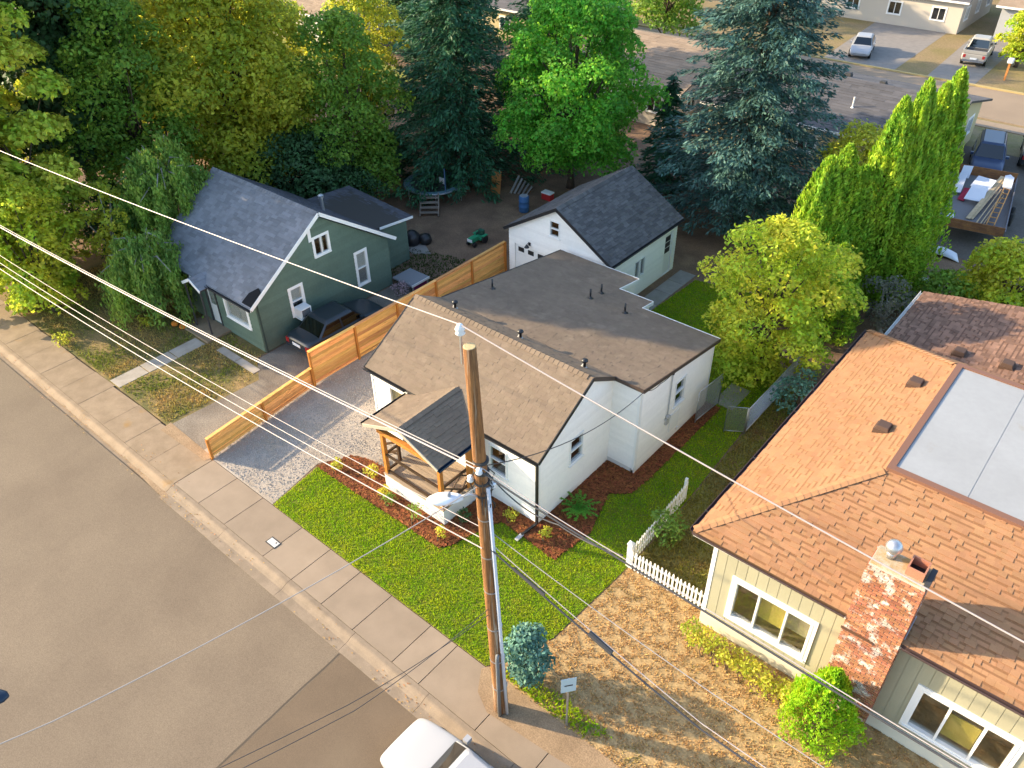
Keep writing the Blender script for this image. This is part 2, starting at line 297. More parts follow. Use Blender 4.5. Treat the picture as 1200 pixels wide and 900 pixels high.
P = np.concatenate([np.stack([-26+34*rng.random(900), -7.3+.18*rng.normal(0, 1, 900).clip(-1, 2)], 1), np.stack([-15+4*rng.random(160), -6.9+.5*rng.normal(0, 1, 160).clip(-1, 1)], 1)]); P = P[(np.sin(P[:, 0]*1.7)+np.sin(P[:, 0]*.6+1)+rng.normal(0, .7, len(P))) > .3]; n = len(P); a = rng.random(n)*6.28; r = .012+.03*rng.random(n); V = np.empty((n, 4, 3))
for i in range(4): V[:, i, 0] = P[:, 0]+r*np.cos(a+i*1.57); V[:, i, 1] = P[:, 1]+r*.6*np.sin(a+i*1.57); V[:, i, 2] = np.where(P[:, 1] > -6.98, .006, np.where(P[:, 1] > -7.2, -.09+.5*(P[:, 1]+7.2).clip(0, 1)*.75, -.095))+.012*rng.random(n)
o = place('leaf_litter', fast('leaf_litter', V.reshape(-1, 3), np.arange(n*4).reshape(-1, 4)), mat('litter', (.34, .2, .08), island=.5, hue=.03)); tag(stuff(o), 'dry leaves and grit lying along the gutter', 'litter')
# sandy dirt washed over the old kerb and around the pole
for nm, poly, z in (('bare_soil', [(-13.9, -7.3), (-11.2, -7.42), (-11.0, -7.3), (-11.5, -7.1), (-13.6, -7.1)], -.105), ('bare_soil', [(2.6, -5.9), (3.2, -6.2), (5.5, -6.0), (7.5, -5.7), (7.5, -5.15), (2.3, -5.13), (2.2, -5.3)], .008), ('bare_soil', [(-14.5, -5.5), (-11.6, -5.4), (-11.5, -5.1), (-14.6, -5.0)], .009), ('bare_soil', [(-26, -7.2), (-16, -7.22), (-14, -7.25), (-16, -7.12), (-26, -7.1)], -.1)):
    sheet(nm, poly, z, SANDY)
# ---------------------------------------------------------------- building kit
def clip(poly, a, b, c):
    """keep a*u+b*v+c >= 0"""
    out = []; n = len(poly)
    for i in range(n):
        p, q = poly[i], poly[(i+1) % n]; dp = a*p[0]+b*p[1]+c; dq = a*q[0]+b*q[1]+c
        if dp >= 0: out.append(p)
        if (dp > 0 and dq < 0) or (dp < 0 and dq > 0): t = dp/(dp-dq); out.append((p[0]+(q[0]-p[0])*t, p[1]+(q[1]-p[1])*t))
    return out
def cliprect(poly, u0, v0, u1, v1):
    for k in ((1, 0, -u0), (-1, 0, u1), (0, 1, -v0), (0, -1, v1)):
        poly = clip(poly, *k)
        if len(poly) < 3: return []
    return poly
def area(p): return abs(sum(p[i][0]*p[(i+1) % len(p)][1]-p[(i+1) % len(p)][0]*p[i][1] for i in range(len(p))))/2
def minus(poly, ops):
    """convex polygon minus axis-aligned rectangles -> convex pieces"""
    ps = [poly]
    for (a, b, c, d) in ops:
        nx = []
        for p in ps:
            if not cliprect(p, a, b, c, d): nx.append(p); continue
            for k in ((-1e6, -1e6, a, 1e6), (c, -1e6, 1e6, 1e6), (a, -1e6, c, b), (a, d, c, 1e6)):
                q = cliprect(p, *k)
                if q and area(q) > 2e-4: nx.append(q)
        ps = nx
    return ps
class Wall:
    def __init__(s, parent, P0, U, N, poly, ops=()):
        s.p = parent; s.P0 = Vector(P0); s.U = Vector(U); s.N = Vector(N); s.poly = poly; s.ops = list(ops)
    def W(s, u, z, o=0): return s.P0+s.U*u+Vector((0, 0, z))+s.N*o
    def core(s, mt, name='wall', t=.14):
        mb = MB()
        for q in minus(s.poly, s.ops): mb.slab([s.W(u, z, -.001) for u, z in q], -s.N*t)
        return mb.build(name, mt, s.p)
    def lap(s, parent, mt, z0, z1, step=.15, proud=.02, name='siding_board', grow=.0):
        k = 0; z = z0
        while z < z1-.01:
            band = cliprect(s.poly, -1e3, z, 1e3, min(z+step, z1))
            for q in (minus(band, s.ops) if band else ()):
                mb = MB(); n = len(q); f = lambda v: proud-(proud-.004)*(v-z)/step
                mb.add([s.W(u, v, 0) for u, v in q]+[s.W(u, v, f(v)) for u, v in q], [tuple(range(n))[::-1], tuple(range(n, 2*n))]+[(i, (i+1) % n, n+(i+1) % n, n+i) for i in range(n)]); mb.build(name, mt, parent); k += 1
            z += step
        return k
    def strips(s, parent, mt, u0, u1, step=.3, gap=.014, proud=.016, name='siding_panel'):
        u = u0
        while u < u1-.01:
            band = cliprect(s.poly, u, -1e3, min(u+step, u1)-gap, 1e3)
            for q in (minus(band, s.ops) if band else ()): MB().slab([s.W(a, b, 0) for a, b in q], s.N*proud).build(name, mt, parent)
            u += step
    def bar(s, mb, u0, z0, u1, z1, o0, o1):
        q = [(u0, z0), (u1, z0), (u1, z1), (u0, z1)]; mb.slab([s.W(a, b, o0) for a, b in q], s.N*(o1-o0)); return mb
    def window(s, u0, z0, u1, z1, cols=1, rows=1, fm=None, fw=.06, trim=.0, proud=.04, inner=INTERIOR, depth=.9, sill=True, name='window', blind=None, split=None, trimm=None):
        """frame with its panes, a shallow room behind and an optional blind"""
        fm = fm or TRIM; mb = MB(); a = fw
        for q in ((u0, z0, u0+a, z1), (u1-a, z0, u1, z1), (u0+a, z0, u1-a, z0+a), (u0+a, z1-a, u1-a, z1)): s.bar(mb, *q, -.10, proud)
        us = [u0+a+(u1-u0-2*a)*i/cols for i in range(cols+1)] if not split else split; zs = [z0+a+(z1-z0-2*a)*i/rows for i in range(rows+1)]
        for u in us[1:-1]: s.bar(mb, u-a*.4, z0+a, u+a*.4, z1-a, -.08, proud-.008)
        for z in zs[1:-1]: s.bar(mb, u0+a, z-a*.4, u1-a, z+a*.4, -.08, proud-.012)
        w = mb.build(name, fm, s.p)
        for i in range(len(us)-1):
            for j in range(len(zs)-1):
                g = MB(); s.bar(g, us[i]+.002, zs[j]+.002, us[i+1]-.002, zs[j+1]-.002, -.045, -.037); g.build('pane', GLASS, w)
        if trim:
            mb = MB(); t = trim
            for q in ((u0-t, z0-t, u0, z1+t), (u1, z0-t, u1+t, z1+t), (u0, z1, u1, z1+t), (u0, z0-t, u1, z0)): s.bar(mb, *q, .0, proud-.012)
            mb.build('casing', trimm or fm, w)
        if sill: mb = MB(); s.bar(mb, u0-.04, z0-.05, u1+.04, z0-.001, .0, proud+.035); mb.build('sill', fm, w)
        r = MB(); d = depth; A = [s.W(u, z, -.142) for u, z in ((u0, z0), (u1, z0), (u1, z1), (u0, z1))]; Bk = [s.W(u, z, -d) for u, z in ((u0-.2, z0-.3), (u1+.2, z0-.3), (u1+.2, z1+.1), (u0-.2, z1+.1))]
        r.add(A+Bk, [(4, 5, 6, 7), (0, 4, 7, 3), (1, 2, 6, 5), (0, 1, 5, 4), (3, 7, 6, 2)]); r.build('room', inner, w)
        if blind:
            for (a0, b0, a1, b1, bm) in blind: mb = MB(); s.bar(mb, a0, b0, a1, b1, -.10, -.085); mb.build('blind', bm, w)
        return w
    def panel(s, name, mt, u0, z0, u1, z1, o0, o1, parent=None): mb = MB(); s.bar(mb, u0, z0, u1, z1, o0, o1); return mb.build(name, mt, parent or s.p)

def shingles(roof, poly3, mt, expo=.145, widths=(.2, .28, .36), thick=(.006, .012, .02), base=.004, n_single=0, name='shingle', bands=None):
    """poly3: convex planar roof face, first edge is the eave. Tabs in offset courses, joined; the largest in view as single parts"""
    P = [Vector(p) for p in poly3]; U = (P[1]-P[0]).normalized(); N = (P[1]-P[0]).cross(P[2]-P[1]).normalized()
    if N.z < 0: N = -N
    Vv = N.cross(U)
    if Vv.z < 0: Vv = -Vv
    O = P[0]; poly = [((p-O).dot(U), (p-O).dot(Vv)) for p in P]
    if sum(poly[i][0]*poly[(i+1) % len(poly)][1]-poly[(i+1) % len(poly)][0]*poly[i][1] for i in range(len(poly))) < 0: poly = poly[::-1]
    u0 = min(p[0] for p in poly); u1 = max(p[0] for p in poly); v1 = max(p[1] for p in poly)
    tabs = []; v = 0; k = 0
    while v < v1-.02:
        u = u0-random.random()*.4
        while u < u1:
            wd = random.choice(widths); th = random.choice(thick); q = cliprect(poly, u, v, u+wd, v+expo)
            if q and area(q) > .001: tabs.append((q, u, v, wd, th, abs(area(q)-wd*expo) < 1e-5))
            u += wd
        v += expo; k += 1
    W = lambda a, b, h: O+U*a+Vv*b+N*h
    tabs.sort(key=lambda t: (W(t[1], t[2], 0)-CAM).length if t[5] else 1e6)
    single = [t for t in tabs[:n_single] if t[5]]; rest = tabs[len(single):]
    cache = {}; rot = Matrix((U, Vv, N)).transposed().to_4x4()
    def tabgeo(q, v, th, mp):
        n = len(q); h = lambda b: base+th*(1-.75*(b-v)/expo)
        return [mp(a, b, 0) for a, b in q]+[mp(a, b, h(b)) for a, b in q], [tuple(range(n, 2*n))]+[(i, (i+1) % n, n+(i+1) % n, n+i) for i in range(n)]
    for (q, u, v, wd, th, full) in single:
        if (wd, th) not in cache:
            mb = MB(); mb.add(*tabgeo([(0, 0), (wd-.004, 0), (wd-.004, expo), (0, expo)], 0, th, lambda a, b, h: Vector((a, b, h)))); me = mb.mesh(name); me.materials.append(mt); cache[(wd, th)] = me
        o = bpy.data.objects.new(name, cache[(wd, th)]); o.parent = roof; o.matrix_basis = Matrix.Translation(W(u, v, 0)) @ rot; link(o)
    if bands is not None:
        for (q, u, v, wd, th, full) in tabs:
            if th == max(thick): continue
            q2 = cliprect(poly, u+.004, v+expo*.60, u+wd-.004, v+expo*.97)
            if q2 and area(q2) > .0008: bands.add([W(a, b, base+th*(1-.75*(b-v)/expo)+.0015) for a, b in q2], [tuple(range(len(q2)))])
    mb = MB()
    for (q, u, v, wd, th, full) in rest: mb.add(*tabgeo(q, v, th, W))
    return mb
def ridge_caps(mb, a, b, w=.15, step=.2, drop=.07, h=.02):
    a, b = Vector(a), Vector(b); d = b-a; n = max(1, int(d.length/step)); d.normalize(); x = d.cross(Vector((0, 0, 1))).normalized()
    for i in range(n):
        p = a+d*(i*step); q = p+d*(step-.004); e = .012
        mb.add([p-x*w+Vector((0, 0, -drop+h)), p+Vector((0, 0, h+.012)), p+x*w+Vector((0, 0, -drop+h)), q-x*w+Vector((0, 0, -drop+h+e)), q+Vector((0, 0, h+.012+e)), q+x*w+Vector((0, 0, -drop+h+e))], [(0, 1, 4, 3), (1, 2, 5, 4), (3, 4, 5), (0, 2, 1)])
def roofdeck(parent, faces, mt, name='roof', t=.12):
    mb = MB()
    for f in faces: mb.slab(f, (0, 0, -t))
    return mb.build(name, mt, parent)
def gutter(parent, a, b, out, mt, r=.06, name='gutter'):
    """open trough hung along an eave"""
    a, b, out = Vector(a), Vector(b), Vector(out); prof = [(0.0, .0), (0.0, -.11), (.08, -.11), (.115, -.03), (.115, .0), (.10, .0), (.10, -.03), (.075, -.095), (.012, -.095), (.012, .0)]
    mb = MB(); n = len(prof); V = [p+out*x+Vector((0, 0, z)) for p in (a, b) for x, z in prof]
    mb.add(V, [tuple(range(n)), tuple(range(n, 2*n))[::-1]]+[(i, n+i, n+(i+1) % n, (i+1) % n) for i in range(n)]); return mb.build(name, mt, parent)
def roof_vent(label, loc, mt=DGREY, rx=0, box=False):
    t = thing('roof_vent', label, 'roof vent', loc); x, y, z = loc
    if box:
        MB().box(x-.22, y-.22, z-.12, x+.22, y+.22, z+.03).build('flashing', mt, t); MB().add([(x+i*a, y+j*a, z+h) for a, h in ((.2, .03), (.17, .16)) for i, j in ((-1, -1), (1, -1), (1, 1), (-1, 1))], [(0, 1, 5, 4), (1, 2, 6, 5), (2, 3, 7, 6), (3, 0, 4, 7), (4, 5, 6, 7)]).build('hood', mt, t, bevel=.015)
    else:
        MB().lathe((x, y, z-.1), [(.14, 0), (.13, .1), (.05, .16), (.05, .2)], 12).build('flashing', mt, t, True); MB().lathe((x, y, z), [(.04, 0), (.04, .42), (.032, .42), (.032, .36)], 12).build('pipe', mt, t, True)
    return t
# ---------------------------------------------------------------- white house
X, Y, Z3 = Vector((1, 0, 0)), Vector((0, 1, 0)), Vector((0, 0, 1))
WSID = mat('white_siding', (.88, .85, .80), (.85, .82, .77), scale=.7, fine=.025, fscale=8, island=.03, rough=.55)
SHT = mat('taupe_shingle', (.194, .146, .104), (.168, .126, .090), scale=.6, island=.075, hue=.003, fine=.18, fscale=70, rough=.9, c3=(.215, .164, .118), s3=1.5, r3=(.55, .7))
SHD = mat('charcoal_shingle', (.115, .11, .11), (.095, .09, .09), scale=.8, island=.25, fine=.2, fscale=70, rough=.9)
H = thing('white_house', 'white single storey house with brown shingle roof and small front porch', 'house', (-4, 3, 0))
ops = [(1.68, 1.5, 2.45, 2.62)]
gable = Wall(H, (0, 0, 0), Y, X, [(0, 0), (4.1, 0), (4.1, 3.86), (2.7, 4.62), (0, 2.95)], ops)
g = gable.core(WSID); gable.lap(g, WSID, .25, 4.7); gable.window(*ops[0], rows=2, fm=BLACK if 0 else TRIM, trim=.0)
fops = [(-2.1, 1.35, -1.3, 2.55), (-5.2, .78, -4.25, 2.75), (-6.95, 1.2, -6.1, 2.6)]
front = Wall(H, (0, 0, 0), X, -Y, [(-7.9, 0), (0, 0), (0, 2.95), (-7.9, 2.95)], fops)
g = front.core(WSID); front.lap(g, WSID, .25, 2.95)
YEL = mat('yellow_blind', (.62, .45, .12)); front.window(*fops[0], rows=2); front.window(*fops[2], rows=1, blind=[(-6.9, 1.2, -6.15, 2.5, YEL)])
dr = front.panel('front_door', CEDARX, -5.2, .78, -4.25, 2.75, -.10, -.05); front.panel('door_pane', GLASS, -4.95, 1.6, -4.5, 2.5, -.049, -.043, dr); MB().lathe((-4.35, -.0, 1.75), [(.035, -.06), (.035, .06)], 10, 'y').build('handle', BLACK, dr)
# corner boards
for (u, wl) in ((0, gable), ): wl.panel('corner_board', TRIM, .0, .2, .09, 3.0, .022, .03)
front.panel('corner_board', TRIM, -.09, .2, .0, 2.95, .022, .031); front.panel('corner_board', TRIM, -7.9, .2, -7.81, 2.95, .022, .031)
left = Wall(H, (-7.9, 0, 0), Y, -X, [(0, 0), (11.6, 0), (11.6, 2.75), (4.1, 3.86), (2.7, 4.62), (0, 2.95)]); left.core(WSID)
# rear block, under the low roof
b2f = Wall(H, (0, 4.1, 0), X, -Y, [(0, 0), (1.15, 0), (1.15, 3.84), (0, 3.84)]); g = b2f.core(WSID); b2f.lap(g, WSID, .25, 3.84)
rk = lambda y: 3.97-.15*(y-4.0)
bops = [(6.45-4.1, 1.62, 7.2-4.1, 2.76)]
b2r = Wall(H, (1.15, 4.1, 0), Y, X, [(0, 0), (5.1, 0), (5.1, rk(9.2)-.13), (0, rk(4.1)-.13)], bops); g = b2r.core(WSID); b2r.lap(g, WSID, .25, 3.84); b2r.window(*bops[0], rows=2)
b2r.panel('corner_board', TRIM, 0, .2, .09, 3.7, .022, .03); b2f.panel('corner_board', TRIM, 1.06, .2, 1.15, 3.7, .022, .031); b2r.panel('corner_board', TRIM, 5.01, .2, 5.1, 3.05, .022, .03)
Wall(H, (1.15, 9.2, 0), -X, Y, [(0, 0), (3.4, 0), (3.4, 3.05), (0, 3.05)]).core(WSID); Wall(H, (-2.3, 9.2, 0), Y, X, [(0, 0), (.9, 0), (.9, 2.9), (0, 3.05)]).core(WSID)
Wall(H, (-2.3, 10.1, 0), -X, Y, [(0, 0), (1.6, 0), (1.6, 2.9), (0, 2.9)]).core(WSID); Wall(H, (-3.95, 10.1, 0), Y, X, [(0, 0), (1.5, 0), (1.5, 2.68), (0, 2.9)]).core(WSID); Wall(H, (-3.95, 11.6, 0), -X, Y, [(0, 0), (3.95, 0), (3.95, 2.68), (0, 2.68)]).core(WSID)
# foundation
MB().prism(rect(-7.86, .02, -.03, 4.1), -.1, .26).build('foundation', mat('foundation', (.62, .60, .57), fine=.06), H); MB().prism(rect(-7.86, 4.1, 1.12, 9.17), -.1, .258).build('foundation', MATS['foundation'], H)
# roof
ez, rz, ry = 3.02, 4.72, 2.7; xl, xr = -8.05, .12; ey = -.14
fs = [(xl, ey, ez), (xr, ey, ez), (xr, ry, rz), (xl, ry, rz)]; rs = [(xr, 4.02, 3.975), (xl, 4.02, 3.975), (xl, ry, rz), (xr, ry, rz)]
zz = lambda y: 3.975-.15*(y-4.02)
low1 = [(1.27, 9.36, zz(9.36)), (-2.2, 9.36, zz(9.36)), (-2.2, 4.02, zz(4.02)), (1.27, 4.02, zz(4.02))]
low2 = [(-2.202, 10.2, zz(10.2)), (-3.85, 10.2, zz(10.2)), (-3.85, 4.02, zz(4.02)), (-2.202, 4.02, zz(4.02))]
low3 = [(-3.852, 11.72, zz(11.72)), (xl, 11.72, zz(11.72)), (xl, 4.02, zz(4.02)), (-3.852, 4.02, zz(4.02))]
deck = mat('roof_deck', (.06, .055, .05)); roof = roofdeck(H, [fs, rs, low1, low2, low3], deck)
# porch roof
pr, pz, pe = -4.05, 3.54, 2.8; py = -2.2; sl = (rz-ez)/(ry-ey); yint = ey+(pz-ez)/sl; ye = ey+.05
pl = [(-5.86, ye, pe), (-5.86, py, pe), (pr, py, pz), (pr, yint, pz)]; prr = [(-2.3, py, pe), (-2.3, ye, pe), (pr, yint, pz), (pr, py, pz)]
proof = roofdeck(H, [pl, prr], deck, 'porch_roof', .1)
SHK = dict(widths=(.16, .22, .3), thick=(.005, .009, .014)); mb = shingles(roof, fs, SHT, n_single=300, **SHK)
for f in (rs, low1, low2, low3):
    m2 = shingles(roof, f, SHT, **SHK); mb.add(m2.v, m2.f)
ridge_caps(mb, (xl, ry, rz+.01), (xr, ry, rz+.01), drop=.09); stuff(mb.build('shingles', SHT, roof))
mb = shingles(proof, pl, SHT); m2 = shingles(proof, prr, SHT); mb.add(m2.v, m2.f); ridge_caps(mb, (pr, py, pz+.01), (pr, yint, pz+.01), drop=.055); stuff(mb.build('shingles', SHT, proof))
# fascia and gutters, in dark metal
def edge(a, b, parent, h=.15, t=.03, mt=BLACK, name='fascia', dz=-.05):
    mb = MB(); a, b = Vector(a), Vector(b); mb.bar(a+Z3*dz, b+Z3*dz, t, h); return mb.build(name, mt, parent)
BFAS = mat('brown_fascia', (.07, .05, .04), rough=.5)
edge((xr+.016, ey, ez), (xr+.016, ry, rz), roof); edge((xr+.016, ry, rz), (xr+.016, 4.02, 3.975), roof, mt=BFAS); edge((xr+.03, 4.004, zz(4.02)), (1.27, 4.004, zz(4.02)), roof, mt=BFAS)
edge((1.286, 4.0, zz(4.0)), (1.286, 9.36, zz(9.36)), roof, mt=BFAS); edge((1.27, 9.376, zz(9.36)), (-2.2, 9.376, zz(9.36)), roof, mt=TRIM); edge((-2.184, 9.4, zz(9.4)), (-2.184, 10.2, zz(10.2)), roof, mt=TRIM); edge((-2.2, 10.216, zz(10.2)), (-3.85, 10.216, zz(10.2)), roof, mt=TRIM); edge((-3.834, 10.24, zz(10.24)), (-3.834, 11.72, zz(11.72)), roof, mt=TRIM); edge((-3.85, 11.736, zz(11.72)), (xl, 11.736, zz(11.72)), roof, mt=TRIM)
edge((xl-.016, ey, ez), (xl-.016, ry, rz), roof); edge((xl-.016, 4.02, 3.975), (xl-.016, 11.7, zz(11.7)), roof)
gutter(roof, (-2.28, ey-.004, ez), (xr, ey-.004, ez), -Y, BLACK); gutter(roof, (xl, ey-.004, ez), (-5.9, ey-.004, ez), -Y, BLACK)
gutter(proof, (-5.864, py, pe), (-5.864, ye, pe), -X, BLACK); gutter(proof, (-2.296, py, pe), (-2.296, ye-.1, pe), X, mat('blue_black', (.012, .03, .06), rough=.35))
edge((-5.86, py-.016, pe), (pr, py-.016, pz), proof, .12, mt=mat('rake_trim', (.42, .36, .28))); edge((-2.3, py-.016, pe), (pr, py-.016, pz), proof, .12, mt=MATS['rake_trim'])
ds = MB(); ds.bar((.04, -.10, ez-.1), (.04, -.10, .15), .085, .07); ds.bar((.04, -.12, .17), (-.10, -.75, .07), .085, .06); ds.build('downspout', BLACK, H)
MB().box(-.16, -1.02, .04, -.03, -.70, .09).build('downspout_shoe', mat('pvc_grey', (.45, .45, .46)), H)
# porch: concrete-faced plinth, deck boards, posts and cross-braced rails
plinth = mat('plinth', (.72, .70, .67), (.66, .64, .61), scale=1.5, fine=.05)
MB().prism(rect(-5.28, -2.04, -2.4, -.025), -.1, .70).build('porch_base', plinth, H)
for i in range(15): MB().box(-5.30, -2.06+i*.1355, .702, -2.38, -2.06+i*.1355+.128, .755).build('deck_board', DECK, H)
posts = [(-5.2, -1.95), (-2.5, -1.95), (-5.2, -.12), (-2.5, -.12)]
for x, y in posts: MB().box(x-.07, y-.07, .755, x+.07, y+.07, 2.72).build('porch_post', CEDARX, H, bevel=.008)
MB().box(-5.4, -2.03, 2.56, -2.36, -1.87, 2.72).build('porch_beam', CEDARX, H)
for x in (-5.2, -2.5): MB().box(x-.06, -1.86, 2.57, x+.06, -.03, 2.715).build('porch_beam', CEDARX, H)
def rail(a, b, name='porch_rail', z0=.86, z1=1.62, cross=True):
    a, b = Vector(a), Vector(b); mb = MB()
    for z in (z0, z1): mb.bar(a+Z3*z, b+Z3*z, .06, .09)
    r = mb.build(name, DKWOOD, H)
    m_ = a.lerp(b, .5); mb = MB(); n = 2
    for i in range(n):
        p, q = a.lerp(b, i/n), a.lerp(b, (i+1)/n)
        if cross: MB().bar(p+Z3*(z0+.05), q+Z3*(z1-.05), .045, .05).build('brace', DKWOOD, r); MB().bar(p+Z3*(z1-.05)+Vector((.0, .0, 0)), q+Z3*(z0+.05), .038, .05).build('brace', DKWOOD, r)
    return r
rail((-5.12, -1.95, 0), (-2.58, -1.95, 0), cross=False); rail((-2.5, -1.87, 0), (-2.5, -.2, 0)); rail((-5.2, -1.86, 0), (-5.2, -1.35, 0), cross=False)
for x, y, z in ((-6.2, -1.25, 0), (-6.2, -.2, 0), (-5.32, -1.25, .0), (-5.32, -.2, 0)): MB().box(x-.05, y-.05, z, x+.05, y+.05, z+(1.05 if x < -6 else 1.68)).build('stair_post', DKWOOD, H)
for y in (-1.25, -.2):
    for dz in (0, -.42): MB().bar((-5.32, y, 1.62+dz), (-6.2, y, 1.0+dz), .05, .09).build('stair_rail', DKWOOD, H)
    MB().bar((-5.4, y, .98), (-6.12, y, .78), .04, .05).build('stair_rail', DKWOOD, H)
for i in range(3): MB().box(-5.55-.28*i, -1.18, .0, -5.28-.28*i, -.27, .54-.19*i).build('stair_step', mat('step_grey', (.30, .27, .24), fine=.1, island=.1), H)
for i in range(6): MB().box(-2.47, -.78+i*.118, .77, -2.44, -.78+i*.118+.11, 2.55).build('screen_board', CEDARX, H)
# meter, cable entry, hose bib on the side wall
mb = MB(); mb.lathe((1.24, 6.05, 1.5), [(.09, -.06), (.09, .06), (.05, .075)], 14, 'x').box(1.17, 5.95, 1.15, 1.25, 6.15, 1.42); mb.build('electric_meter', mat('meter_grey', (.42, .42, .42), rough=.5), H)
MB().tube([(1.21, 6.05, 1.6), (1.21, 6.05, 3.35), (1.21, 6.05, 3.42)], .025, 8).build('service_conduit', MATS['meter_grey'], H)
MB().lathe((1.21, 6.05, 3.42), [(.05, 0), (.06, .06), (.02, .12)], 10).build('weatherhead', DGREY, H)
MB().box(1.172, 6.3, .55, 1.21, 6.95, 1.35).build('utility_panel', mat('panel_white', (.78, .77, .74)), H)
MB().box(1.175, 6.9, .3, 1.22, 7.0, .42).build('vent_cover', TRIM, H)
for (x, y, n) in ((-6.72, 3.36, 'west'), (-3.6, 3.42, 'centre'), (-.82, 3.45, 'east')): pass
for lab, x, y in (('low black roof vent behind the white house ridge near the cedar fence', -6.72, 3.36), ('low black roof vent behind the middle of the white house ridge', -3.6, 3.42), ('low black roof vent behind the white house ridge near its gable end', -.82, 3.45)):
    z = rz-(y-ry)*sl*.93
    t = thing('roof_vent', lab, 'roof vent', (x, y, z-.03)); MB().lathe((x, y, z-.06), [(.15, 0), (.13, .05), (.05, .1), (.05, .16)], 12).build('flashing', mat('tin', (.35, .34, .33), rough=.5), t, True)
    MB().lathe((x+.05, y, z+.04), [(.05, 0), (.05, .2), (.12, .22), (.11, .27), (.03, .31)], 12).build('cap', BLACK, t, True)
for lab, x, y in (('black vent pipe on the low rear roof beside the cedar fence', -7.3, 6.15), ('black vent pipe at the middle of the low rear roof', -4.12, 8.5), ('black vent pipe at the back edge of the low rear roof', -4.1, 9.25), ('thick black vent pipe on the low rear roof towards the locust tree', -2.42, 8.45)):
    roof_vent(lab, (x, y, zz(y)+.01), BLACK)
# ---------------------------------------------------------------- garage
G = thing('garage', 'white gabled garage with charcoal shingle roof behind the white house', 'garage', (-8.55, 15, 0))
go = [(-9.02, 3.1, -8.42, 3.92)]; gd = (-11.15, -.02, -8.7, 2.02)
gf = Wall(G, (0, 12.1, 0), X, -Y, [(-11.5, 0), (-5.6, 0), (-5.6, 2.72), (-8.55, 4.48), (-11.5, 2.72)], go+[gd]); g = gf.core(WSID); gf.lap(g, WSID, .1, 4.5); gf.window(*go[0], rows=2)
d = gf.panel('garage_door', mat('door_white', (.78, .76, .72), rough=.5), -11.15, 0, -8.7, 2.02, -.12, -.06)
for j in range(4): gf.panel('door_panel', MATS['door_white'], -11.12, .03+j*.5, -8.73, .5+j*.5, -.06, -.045, d)
for i in range(4):
    u = -10.98+i*.6; w_ = gf.panel('door_window', TRIM, u, 1.62, u+.42, 1.92, -.045, -.035, d); 
    MB().slab([gf.W(u+.03, 1.65, -.034), gf.W(u+.39, 1.65, -.034), gf.W(u+.39, 1.89, -.034), gf.W(u+.03, 1.89, -.034)], gf.N*.004).build('door_pane', BLACK, d)
mb = MB(); gf.bar(mb, -10.26, 2.2, -10.14, 2.36, .02, .06); mb.tube([gf.W(-10.2, 2.28, .06), gf.W(-10.2, 2.36, .16), gf.W(-10.2, 2.32, .24)], .015, 6).lathe(gf.W(-10.2, 2.18, .24), [(.13, 0), (.05, .12), (.03, .15)], 12); mb.build('barn_light', BLACK, G)
so_ = [(14.2-12.1, 1.0, 14.58-12.1, 1.95), (14.66-12.1, 1.0, 15.04-12.1, 1.95), (16.85-12.1, .05, 17.55-12.1, 2.3)]
gs = Wall(G, (-5.6, 12.1, 0), Y, X, [(0, 0), (5.8, 0), (5.8, 2.72), (0, 2.72)], so_); g = gs.core(WSID); gs.lap(g, WSID, .1, 2.72)
for q in so_[:2]: gs.window(*q, fw=.04, sill=False)
d = gs.panel('side_door', MATS['door_white'], so_[2][0], .05, so_[2][2], 2.3, -.1, -.05); MB().slab([gs.W(so_[2][0]+.12, 1.2, -.049), gs.W(so_[2][2]-.12, 1.2, -.049), gs.W(so_[2][2]-.12, 2.1, -.049), gs.W(so_[2][0]+.12, 2.1, -.049)], gs.N*.006).build('door_pane', BLACK, d)
for k in (1, 2): gs.panel('glazing_bar', MATS['door_white'], so_[2][0]+.12, 1.2+.3*k-.015, so_[2][2]-.12, 1.2+.3*k+.015, -.042, -.035, d)
Wall(G, (-11.5, 12.1, 0), Y, -X, [(0, 0), (5.8, 0), (5.8, 2.72), (0, 2.72)]).core(WSID); Wall(G, (0, 17.9, 0), X, Y, [(-11.5, 0), (-5.6, 0), (-5.6, 2.72), (-8.55, 4.48), (-11.5, 2.72)]).core(WSID)
a = [(-5.42, 11.92, 2.76), (-5.42, 18.1, 2.76), (-8.55, 18.1, 4.64), (-8.55, 11.92, 4.64)]; b = [(-11.68, 18.1, 2.76), (-11.68, 11.92, 2.76), (-8.55, 11.92, 4.64), (-8.55, 18.1, 4.64)]
gr = roofdeck(G, [a, b], deck); mb = shingles(gr, a, SHD); m2 = shingles(gr, b, SHD); mb.add(m2.v, m2.f); ridge_caps(mb, (-8.55, 11.92, 4.65), (-8.55, 18.1, 4.65), drop=.09); stuff(mb.build('shingles', SHD, gr))
edge((-5.42, 11.904, 2.76), (-8.55, 11.904, 4.64), gr); edge((-11.68, 11.904, 2.76), (-8.55, 11.904, 4.64), gr); gutter(gr, (-5.416, 11.92, 2.76), (-5.416, 18.1, 2.76), X, BLACK)
gpath = struct(MB().prism(rect(-5.2, 13.2, -4.3, 18), -.1, .0).build('garage_path', CONC))
for i in range(4): slab_piece(gpath, rect(-5.19, 13.22+i*1.2, -4.31, 14.4+i*1.2), .024, mat('grey_concrete', (.32, .29, .26), (.26, .235, .21), scale=2, fine=.1, island=.06))
slab_piece(struct(MB().prism(rect(-2.1, 9.5, -.3, 10.6), -.1, .0).build('back_step', CONC)), rect(-2.08, 9.52, -.32, 10.58), .03, MATS['grey_concrete'])
